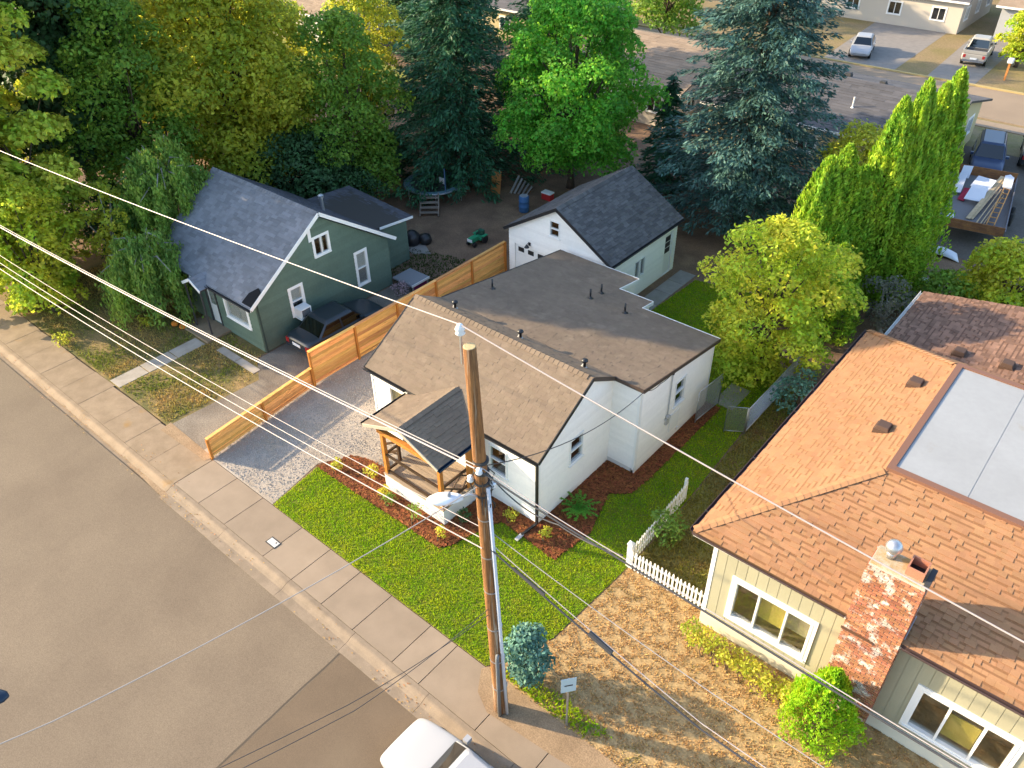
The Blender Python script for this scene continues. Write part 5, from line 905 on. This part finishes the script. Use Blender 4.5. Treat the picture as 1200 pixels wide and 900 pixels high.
vehicle('pickup_truck', 'brown silver pickup truck backed on the lot across the back street', 'truck', (-4.3, 64.6, 0), R(97), SP, 'pickup', 5.4, 1.95)
vehicle('parked_suv', 'navy blue sport utility car parked behind the junk trailer', 'car', (2.9, 40.9, 0), R(-78), NP, 'suv', 4.8, 1.9)
vehicle('parked_suv', 'black utility car next to the navy one with red tail lights', 'car', (5.0, 44.2, 0), R(100), BP, 'suv', 4.7, 1.9)
# ---------------------------------------------------------------- trailer with junk
TR = thing('utility_trailer', 'flat utility trailer with wooden sides full of junk', 'trailer', (4.3, 33.2, 0)); RW = mat('trailer_wood', (.32, .15, .06), (.22, .10, .05), scale=3, fine=.2)
c0, ux, uy = Vector((4.3, 33.6, .7)), Vector((.985, .17, 0)).normalized(), Vector((-.17, .985, 0)).normalized()
def tp(u, v, z): return c0+ux*u+uy*v+Z3*z
MB().slab([tp(-1.6, -3.8, 0), tp(1.6, -3.8, 0), tp(1.6, 3.8, 0), tp(-1.6, 3.8, 0)], (0, 0, .08)).build('bed', mat('trailer_floor', (.16, .155, .16), fine=.2), TR)
for k in range(3): MB().bar(tp(-1.6, -3.84, .12+k*.17), tp(1.6, -3.84, .12+k*.17), .05, .15).build('end_board', RW, TR); MB().bar(tp(-1.6, 3.84, .12+k*.2), tp(1.6, 3.84, .12+k*.2), .05, .18).build('end_board', RW, TR)
for s in (-1, 1): MB().bar(tp(s*1.63, -3.8, .2), tp(s*1.63, 3.8, .2), .06, .3).build('side_rail', mat('trailer_steel', (.14, .14, .16)), TR)
for s in (-1, 1):
    for v in (-.5, .45): w_ = MB().lathe(tp(s*1.84, v, -.36), [(.2, -.1), (.34, -.09), (.34, .09), (.2, .1)], 18, 'x').build('wheel', TYRE, TR, True)
MB().bar(tp(0, 3.8, 0), tp(0, 4.6, -.1), .1, .1).build('hitch', DGREY, TR); MB().bar(tp(0, 4.4, -.1), tp(0, 4.4, -.68), .06, .06).build('jack', DGREY, TR); MB().box(*(tp(-1.3, -3.7, -.7)-Vector((.1, .1, 0))), *(tp(-1.3, -3.7, 0)+Vector((.1, .1, 0)))).build('prop', DGREY, TR)
WB = mat('white_board', (.62, .64, .70), fine=.05); PB = mat('pale_plank', (.48, .38, .24), (.4, .3, .18), scale=4, fine=.15); RDC = mat('red_cloth', (.30, .02, .05))
for lab, q, m_ in (('white board leaning in the trailer beside the red cloth', [(-.7, -.6, .35), (.25, -.5, .3), (.3, .7, .75), (-.5, .6, .75)], WB), ('bent white sheet lying across the trailer middle', [(-.6, 1.0, .5), (.35, .7, .45), (.6, 1.6, .8), (-.35, 1.9, .8)], WB), ('tall white panel against the trailer rail by the arborvitae', [(-1.35, .4, .2), (-.95, .4, .25), (-.9, 2.4, .7), (-1.3, 2.4, .6)], WB), ('white panel at the trailer far corner', [(-1.3, 2.5, .3), (-.8, 2.6, .3), (-.75, 3.2, .8), (-1.25, 3.1, .8)], WB), ('red cloth lying on the trailer bed', [(-1.0, -.3, .14), (-.65, -.4, .12), (-.5, 1.1, .3), (-.85, 1.2, .25)], RDC), ('white scrap on the trailer near edge', [(-1.35, -3.0, .1), (-.9, -3.05, .1), (-.85, -2.5, .16), (-1.3, -2.5, .16)], WB)):
    tag(MB().slab([tp(*p) for p in q], (0, 0, .035)).build('scrap_panel', m_), lab, 'panel', 'junk on the trailer')
for i, (a, b, w_) in enumerate((((-.2, -2.6, .14), (.85, 2.6, .75), .22), ((-.02, -2.5, .12), (1.0, 2.4, .7), .14), ((.25, -2.9, .13), (.95, 1.2, .55), .05), ((.45, -2.9, .13), (1.1, 1.0, .5), .05), ((.6, -2.8, .12), (1.15, .6, .45), .04))): tag(MB().bar(tp(*a), tp(*b), w_, .04).build('plank', PB), ('wide pale plank sloping across the trailer', 'narrower pale plank beside the wide one on the trailer', 'thin pole next to the trailer planks', 'thin pole between planks and ladder on the trailer', 'thinnest stick beside the trailer ladder')[i], 'plank', 'junk on the trailer')
la = thing('ladder', 'wooden ladder leaning lengthwise in the trailer', 'ladder', tp(.9, -2.8, .14)); OW = mat('ladder_wood', (.5, .26, .09), fine=.1)
for du in (0, .36): MB().bar(tp(.72+du, -2.9, .16), tp(1.12+du*.8, 1.9, .75), .05, .09).build('stile', OW, la)
for k in range(9): f = (k+.5)/9; MB().bar(tp(.72+.4*f, -2.9+4.8*f, .16+.59*f), tp(1.08+.33*f, -2.9+4.8*f, .16+.59*f), .04, .04).build('rung', OW, la)
tag(MB().slab([tp(.95, 1.1, .72), tp(1.4, 1.0, .7), tp(1.42, 2.5, .75), tp(1.2, 2.9, .75), tp(.95, 2.6, .75)], (0, 0, .08)).build('white_shell', WB), 'white moulded shell at the far end of the trailer ladder', 'shell')
for lab, (x, y), s in (('pale blue white sheet lying under the trailer end', (4.4, 27.9), 1.0), ('pale tarp bundle beside the grey bush', (4.9, 24.4), .75)):
    V = []; 
    for i in range(7):
        for j in range(4): V.append((x+(i-3)*.33*s*(1-.12*j), y+(j-1.5)*.3*s, .04+.3*s*math.sin(math.pi*i/6)*math.sin(math.pi*(j+.5)/4)))
    F = [(i*4+j, (i+1)*4+j, (i+1)*4+j+1, i*4+j+1) for i in range(6) for j in range(3)]; o = MB().add(V, F).build('tarp', WB, None, True); o.modifiers.new('thick', 'SOLIDIFY').thickness = .04; tag(o, lab, 'tarp')
# ---------------------------------------------------------------- back yard of the green house
t = thing('trampoline', 'round trampoline with dark mat under the conifer', 'trampoline', (-21.2, 16.6, 0)); cx, cy, tr_ = -21.2, 16.6, 1.75
MB().tube([(cx+tr_*math.cos(a*.2618), cy+tr_*math.sin(a*.2618), .85) for a in range(25)], .05, 6, False).build('rim', STEEL, t, True); MB().lathe((cx, cy, .84), [(1.4, 0), (1.4, .012)], 32).build('mat', BLACK, t)
mb = MB(); n = 32; mb.add([(cx+r_*math.cos(6.2832*k/n), cy+r_*math.sin(6.2832*k/n), .88) for r_ in (1.4, 1.82) for k in range(n)], [(k, (k+1) % n, n+(k+1) % n, n+k) for k in range(n)]); mb.build('pad', mat('pad_teal', (.12, .22, .25), rough=.5), t)
for k in range(6): a = k*1.047+.3; MB().tube([(cx+tr_*math.cos(a), cy+tr_*math.sin(a), .85), (cx+tr_*math.cos(a), cy+tr_*math.sin(a), 0)], .03, 6).build('leg', STEEL, t)
for k, a in enumerate((5.9, 2.2)): MB().tube([(cx+1.7*math.cos(a), cy+1.7*math.sin(a), .8), (cx+1.7*math.cos(a), cy+1.7*math.sin(a), 2.3)], .035, 6).build('net_pole', mat('pole_blue', (.05, .10, .18)), t)
MB().box(cx+.35, cy+.1, .9, cx+.75, cy+.15, 1.25).build('hoop_board', TRIM, t)
t = thing('wooden_steps', 'short wooden steps leading up to the trampoline', 'steps', (-19.6, 15.2, 0))
d_ = Vector((.66, -.75, 0)); s2 = Vector((.75, .66, 0)); b0 = Vector((-20.15, 15.15, 0))
for k in range(4): p = b0+d_*(.28*k); MB().bar(p-s2*.5+Z3*(.72-.18*k), p+s2*.5+Z3*(.72-.18*k), .24, .04).build('tread', mat('grey_wood', (.24, .19, .15), fine=.15, island=.15), t)
for s in (-1, 1): MB().bar(b0+s2*s*.52+Z3*.74, b0+d_*1.05+s2*s*.52+Z3*.03, .05, .14).build('stringer', MATS['grey_wood'], t); MB().bar(b0+s2*s*.52+Z3*0, b0+s2*s*.52+Z3*1.0, .05, .05).build('stringer_post', MATS['grey_wood'], t)
t = thing('toy_tractor', 'green ride-on toy tractor on the bare yard', 'toy', (-15.2, 13.7, 0)); GT = mat('toy_green', (.03, .26, .12), rough=.4); x, y = -15.2, 13.7
MB().box(x-.16, y-.55, .22, x+.16, y+.05, .5).build('hood', GT, t, bevel=.05); MB().box(x-.26, y+.05, .2, x+.26, y+.5, .36).build('chassis', GT, t, bevel=.03); MB().box(x-.17, y+.3, .36, x+.17, y+.5, .68).build('seat', mat('toy_dark', (.03, .1, .06)), t, bevel=.04); MB().box(x-.17, y-.56, .3, x+.17, y-.53, .46).build('grille', TRIM, t); MB().bar((x, y+.0, .48), (x, y+.08, .66), .03, .03).build('steering_column', BLACK, t); MB().tube([(x+.11*math.cos(k*.5236), y+.09+.04*math.sin(k*.5236), .67+.1*math.sin(k*.5236)) for k in range(13)], .014, 5, False).build('steering_wheel', BLACK, t)
for sx in (-1, 1): MB().lathe((x+sx*.3, y+.32, .22), [(.1, -.07), (.22, -.06), (.22, .06), (.1, .07)], 16, 'x').build('wheel', BLACK, t); MB().lathe((x+sx*.22, y-.4, .14), [(.06, -.05), (.14, -.045), (.14, .045), (.06, .05)], 14, 'x').build('wheel', BLACK, t); MB().box(x+sx*.3-.1, y+.12, .42, x+sx*.3+.1, y+.5, .47).build('fender', GT, t, bevel=.02)
t = thing('barrel', 'blue plastic barrel beside the garage roof', 'barrel', (-15.7, 18.3, 0)); mb = MB().lathe((-15.7, 18.3, 0), [(.26, 0), (.3, .06), (.29, .3), (.31, .33), (.29, .36), (.29, .62), (.31, .65), (.29, .68), (.29, .92), (.26, .96)], 20); mb.build('drum', mat('barrel_blue', (.05, .13, .27), rough=.5), t, True); MB().lathe((-15.7, 18.3, .955), [(.24, 0), (.24, .02)], 20).build('lid', mat('barrel_lid', (.28, .3, .33)), t)
t = thing('leaning_board', 'orange brown wooden board leaning under the maple', 'board', (-18.4, 19.3, 0)); MB().slab([(-18.8, 18.9, 0), (-18.3, 19.2, 0), (-18.5, 19.6, 1.25), (-19.0, 19.3, 1.25)], (.03, -.03, 0)).build('sheet', mat('board_orange', (.42, .17, .05), fine=.1), t); MB().bar((-18.55, 19.03, .0), (-18.75, 19.43, 1.2), .06, .05).build('batten', MATS['board_orange'], t)
t = thing('cooler', 'red and white cooler box beside the blue barrel', 'cooler', (-15.6, 20.4, 0)); MB().box(-15.95, 20.2, 0, -15.3, 20.6, .38).build('tub', mat('cooler_red', (.45, .03, .03), rough=.4), t, bevel=.03); MB().box(-15.97, 20.18, .382, -15.28, 20.62, .48).build('lid', TRIM, t, bevel=.03)
t = thing('garden_debris', 'pale sheet metal and posts piled behind the leaning board', 'debris', (-17.9, 20.2, 0))
for k in range(5): MB().bar((-17.9+.22*k, 19.7+.1*k, 0), (-17.8+.25*k, 20.4, .9-.1*k), .16, .03).build('slat', mat('debris_grey', (.22, .21, .19), island=.3), t)
t = thing('black_bin', 'black bin bag heap by the cottage addition', 'bin', (-17.6, 11.7, 0)); MB().lathe((-17.9, 11.5, 0), [(.4, 0), (.5, .2), (.42, .55), (.2, .75), (.05, .8)], 12).build('bag', BLACK, t, True); MB().lathe((-17.4, 12.0, 0), [(.3, 0), (.38, .18), (.3, .45), (.05, .55)], 12).build('bag', BLACK, t, True)
slab_piece(struct(MB().prism([(-18.6, 11.0), (-17.0, 10.6), (-16.2, 11.3), (-17.4, 12.0)], -.1, -.01).build('yard_slab', CONC)), [(-18.5, 11.05), (-17.05, 10.7), (-16.3, 11.3), (-17.4, 11.9)], .03, MATS['grey_concrete'])
# ---------------------------------------------------------------- back street and the houses beyond
FAR = mat('far_asphalt', (.30, .225, .155), (.26, .195, .135), scale=.3, fine=.1, fscale=20)
sheet('back_street', [(-140, 50.6), (90, 49.9), (90, 58.2), (-140, 55.5)], .0, FAR); sheet('back_verge', [(-140, 44), (90, 44), (90, 49.88), (-140, 50.58)], .009, mat('verge', (.26, .205, .12), (.17, .16, .06), scale=.5, fine=.2, fscale=8)); 
bs = struct(MB().prism([(-140, 50.55), (90, 49.85), (90, 49.55), (-140, 50.25)], -.1, .1).build('back_curb', CURB)); sheet('back_sidewalk', [(-140, 49.9), (90, 49.2), (90, 47.9), (-140, 48.6)], .06, CONC, .1); sheet('far_curb', [(-140, 55.45), (90, 58.15), (90, 58.4), (-140, 55.7)], .1, mat('far_curb_paint', (.42, .32, .14), fine=.1), .2)
sheet('far_lots', [(-140, 55.7), (90, 58.4), (90, 140), (-140, 140)], .006, mat('lot', (.27, .19, .10), (.20, .16, .06), scale=.3, fine=.2, fscale=6)); sheet('far_driveway', [(-14.6, 57.2), (-8.6, 57.2), (-8.8, 72), (-15.5, 72)], .012, mat('far_concrete', (.25, .225, .2), (.21, .19, .17), fine=.06)); sheet('far_driveway', [(-6, 57.4), (-2.4, 57.5), (-2.6, 72), (-6.6, 72)], .014, MATS['far_concrete'])
sheet('parking_ground', [(-.5, 28), (12, 28), (12, 47.8), (-2, 47.8)], .004, mat('park', (.13, .115, .10), (.10, .085, .07), scale=.5, fine=.2, fscale=10))
def far_house(label, x0, y0, x1, y1, eave, ridge, wm, sm, axis='x', vents=0, expo=.3):
    t = thing('house', label, 'house', ((x0+x1)/2, (y0+y1)/2, 0)); o_ = .45
    for P0, U_, N_, Ln in (((x0, y0, 0), X, -Y, x1-x0), ((x1, y0, 0), Y, X, y1-y0), ((x1, y1, 0), -X, Y, x1-x0), ((x0, y1, 0), -Y, -X, y1-y0)):
        ends = (axis == 'x') != (abs(N_.y) > .5); pg = [(0, 0), (Ln, 0), (Ln, eave)]+([(Ln/2, ridge-.15)] if ends else [])+[(0, eave)]; k = max(1, int(Ln/3.5)); ops = [(Ln*(i+.5)/k-.6, .95, Ln*(i+.5)/k+.6, 2.05) for i in range(k)]; w_ = Wall(t, P0, U_, N_, pg, ops); w_.core(wm)
        for q in ops: w_.window(*q, cols=2, depth=.5, trim=.08)
    if axis == 'x': ym = (y0+y1)/2; fs_ = [[(x0-o_, y0-o_, eave), (x1+o_, y0-o_, eave), (x1+o_, ym, ridge), (x0-o_, ym, ridge)], [(x1+o_, y1+o_, eave), (x0-o_, y1+o_, eave), (x0-o_, ym, ridge), (x1+o_, ym, ridge)]]
    else: xm = (x0+x1)/2; fs_ = [[(x1+o_, y0-o_, eave), (x1+o_, y1+o_, eave), (xm, y1+o_, ridge), (xm, y0-o_, ridge)], [(x0-o_, y1+o_, eave), (x0-o_, y0-o_, eave), (xm, y0-o_, ridge), (xm, y1+o_, ridge)]]
    rf = roofdeck(t, fs_, deck); mb = MB()
    for f_ in fs_: m2 = shingles(rf, f_, sm, expo, (.5, .8, 1.1)); mb.add(m2.v, m2.f)
    stuff(mb.build('shingles', sm, rf))
    edge(Vector(fs_[0][0])+Vector((0, -.02, 0)), Vector(fs_[0][1])+Vector((0, -.02, 0)), rf, .16, mt=TRIM); return t, rf
CRM = mat('cream_wall', (.5, .42, .24), fine=.04); TANS = mat('far_tan_shingle', (.30, .225, .16), (.25, .185, .13), scale=.5, island=.12, fine=.1); DKS = mat('far_dark_shingle', (.115, .11, .115), (.09, .087, .09), scale=.5, island=.15, fine=.1); BEI = mat('beige_wall', (.5, .45, .38), fine=.04)
t, rf = far_house('cream house with dark shingle roof beyond the blue spruce', -13, 34.2, .8, 45.2, 2.7, 4.1, CRM, DKS)
for i, (x, y) in enumerate(((-9.2, 41.0), (-6.6, 40.6), (-4.2, 40.2))): roof_vent(('box vent on the dark far roof at its spruce end', 'box vent on the dark far roof middle', 'box vent on the dark far roof near the arborvitae')[i], (x, y, 4.0), DGREY, box=True)
t = thing('roof_mast', 'small white mast on the dark far roof', 'mast', (-4.6, 36.6, 3.2)); MB().tube([(-4.6, 36.6, 3.1), (-4.6, 36.6, 4.0)], .05, 6).build('rod', TRIM, t); MB().lathe((-4.6, 36.6, 3.2), [(.25, 0), (.2, .12), (.05, .2)], 10).build('dish', TRIM, t)
far_house('tan roofed house behind the maple and spruce', -30, 34.5, -15.5, 46, 2.7, 4.4, BEI, TANS)
far_house('low brown house across the back street behind the white sedan', -24, 71.5, -8, 82, 2.8, 4.6, BEI, DKS)
far_house('grey house across the back street behind the pickup', -5, 72, 12, 83, 2.8, 4.8, mat('grey_wall', (.35, .36, .37)), TANS)
far_house('tan house far up behind the golden trees', -62, 33, -50, 43, 2.8, 4.8, BEI, TANS); far_house('grey roofed house behind the dark conifers', -46, 45, -34, 56, 2.8, 4.8, CRM, DKS)
far_house('brown roofed house far beyond the golden trees', -86, 22, -74, 32, 2.8, 4.8, BEI, DKS)
sheet('back_lawn', rect(-70, 24, -38, 33), .006, mat('sun_lawn', (.16, .2, .03), (.24, .22, .05), scale=.4, fine=.2, fscale=8))
t = thing('wooden_deck', 'weathered plank deck with steps in the clearing beyond the cottage', 'deck', (-39, 21, 0)); WD = mat('deck_old', (.36, .22, .13), (.28, .17, .1), scale=2, island=.2, fine=.15)
for k in range(16): MB().box(-42.5+.0, 17.6+k*.36, .35-(.1 if k < 5 else 0), -36.0, 17.6+k*.36+.3, .42-(.1 if k < 5 else 0)).build('plank', WD, t)
for x in (-42.4, -39.2, -36.1): MB().box(x-.06, 17.7, 0, x+.06, 23.2, .248).build('joist', DKWOOD, t)
sheet('bare_clearing', [(-50, 22.5), (-38, 22), (-36, 26), (-46, 29)], .01, mat('clay_ground', (.36, .20, .11), (.28, .17, .09), scale=.6, fine=.2, fscale=6))
# far trees and the clipped bush
deciduous('round_bush', 'round bright green clipped bush across the back street', (-1.2, 64.2, 0), 4.2, 1.9, LY, 24, .25, 460, seed=101, z0=.12, cat='shrub')
t = thing('mailbox', 'white mailbox on an orange stake across the back street', 'mailbox', (-.9, 60.0, 0)); MB().box(-.97, 59.93, 0, -.83, 60.07, 1.3).build('stake', mat('stake_orange', (.5, .2, .06)), t); MB().box(-1.1, 59.8, 1.3, -.7, 60.3, 1.65).build('box', TRIM, t, bevel=.06)
for i, (x, y, h, r, m_, lab) in enumerate(((-52, 12, 11, 4.5, LG, 'green tree at the end of the street side yards'), (-50, 16, 10, 4.5, LO, 'olive tree beyond the bare grey tree'), (-62, 16, 12, 5, LY, 'sunlit tree far beyond the golden trees'), (-36, 17, 9, 3.2, LO, 'olive tree beside the weathered deck'), (-33, 30, 12, 4.5, LD, 'dark tree behind the twin conifers'), (-44, 36, 11, 4.2, LG, 'green tree behind the clearing'), (-26, 50, 10, 4, LG, 'green tree on the far street behind the tan roof'), (-36, 62, 11, 4.5, LY, 'light green tree across the far street'), (-66, 44, 12, 5, LG, 'green tree beyond the sunny lawn'), (-62, 0, 7, 4, LY, 'yellow green tree at the far street side'), (-70, 8, 12, 5, LG, 'green tree at the far end of the street'), (-80, 40, 12, 6, LG, 'large green tree near the far brown house'), (6, 88, 9, 4.5, LG, 'green tree behind the grey far house'), (-14, 90, 10, 5, LG, 'tall green tree behind the brown far house'), (-28, 86, 10, 5, LD, 'dark tree beside the brown house across the back street'), (-50, 68, 11, 5, LG, 'green tree on the far block'), (-40, 10.5, 8, 3.4, LO, 'olive tree between golden crown and clearing'), (-34, -3.5, 7, 3.2, LY, 'yellow green tree standing by the sidewalk past the pale tree'), (-33.5, 13.5, 9, 3, LY, 'yellow leaved tree above the green cottage back'))):
    deciduous('tree', lab, (x, y, 0), h, r, m_, 26, .3, 230, seed=110+i, z0=.2)
# ---------------------------------------------------------------- groups for repeats
GR = {'overhead_wire': 'wires strung from the utility pole', 'roof_vent': 'vents on the roofs', 'parked_car': 'parked cars', 'parked_suv': 'cars parked behind the trailer', 'planting_shrub': 'shrubs in the mulch beds', 'undergrowth_bush': 'dark undergrowth bushes', 'tree': 'trees beyond the yards', 'leafy_tree': 'leafy trees around the green cottage', 'conifer': 'dark conifers', 'house': 'houses beyond the yards', 'weeping_tree': 'weeping trees by the green cottage', 'cedar_fence': 'cedar fences along the drive', 'picket_fence': 'white picket fences', 'chain_link_gate': 'chain link gates', 'splice_case': 'cable splices', 'shade_caster': 'slim trees added for shade', 'weed_clump': 'weed clumps', 'pumpkin': 'pumpkins', 'tarp': 'pale tarps', 'shrub': 'loose shrubs'}
for o in list(bpy.data.objects):
    if o.parent is None and o.get('label') and not o.get('group'):
        k = o.name.split('.')[0]
        if k in GR: o['group'] = GR[k]
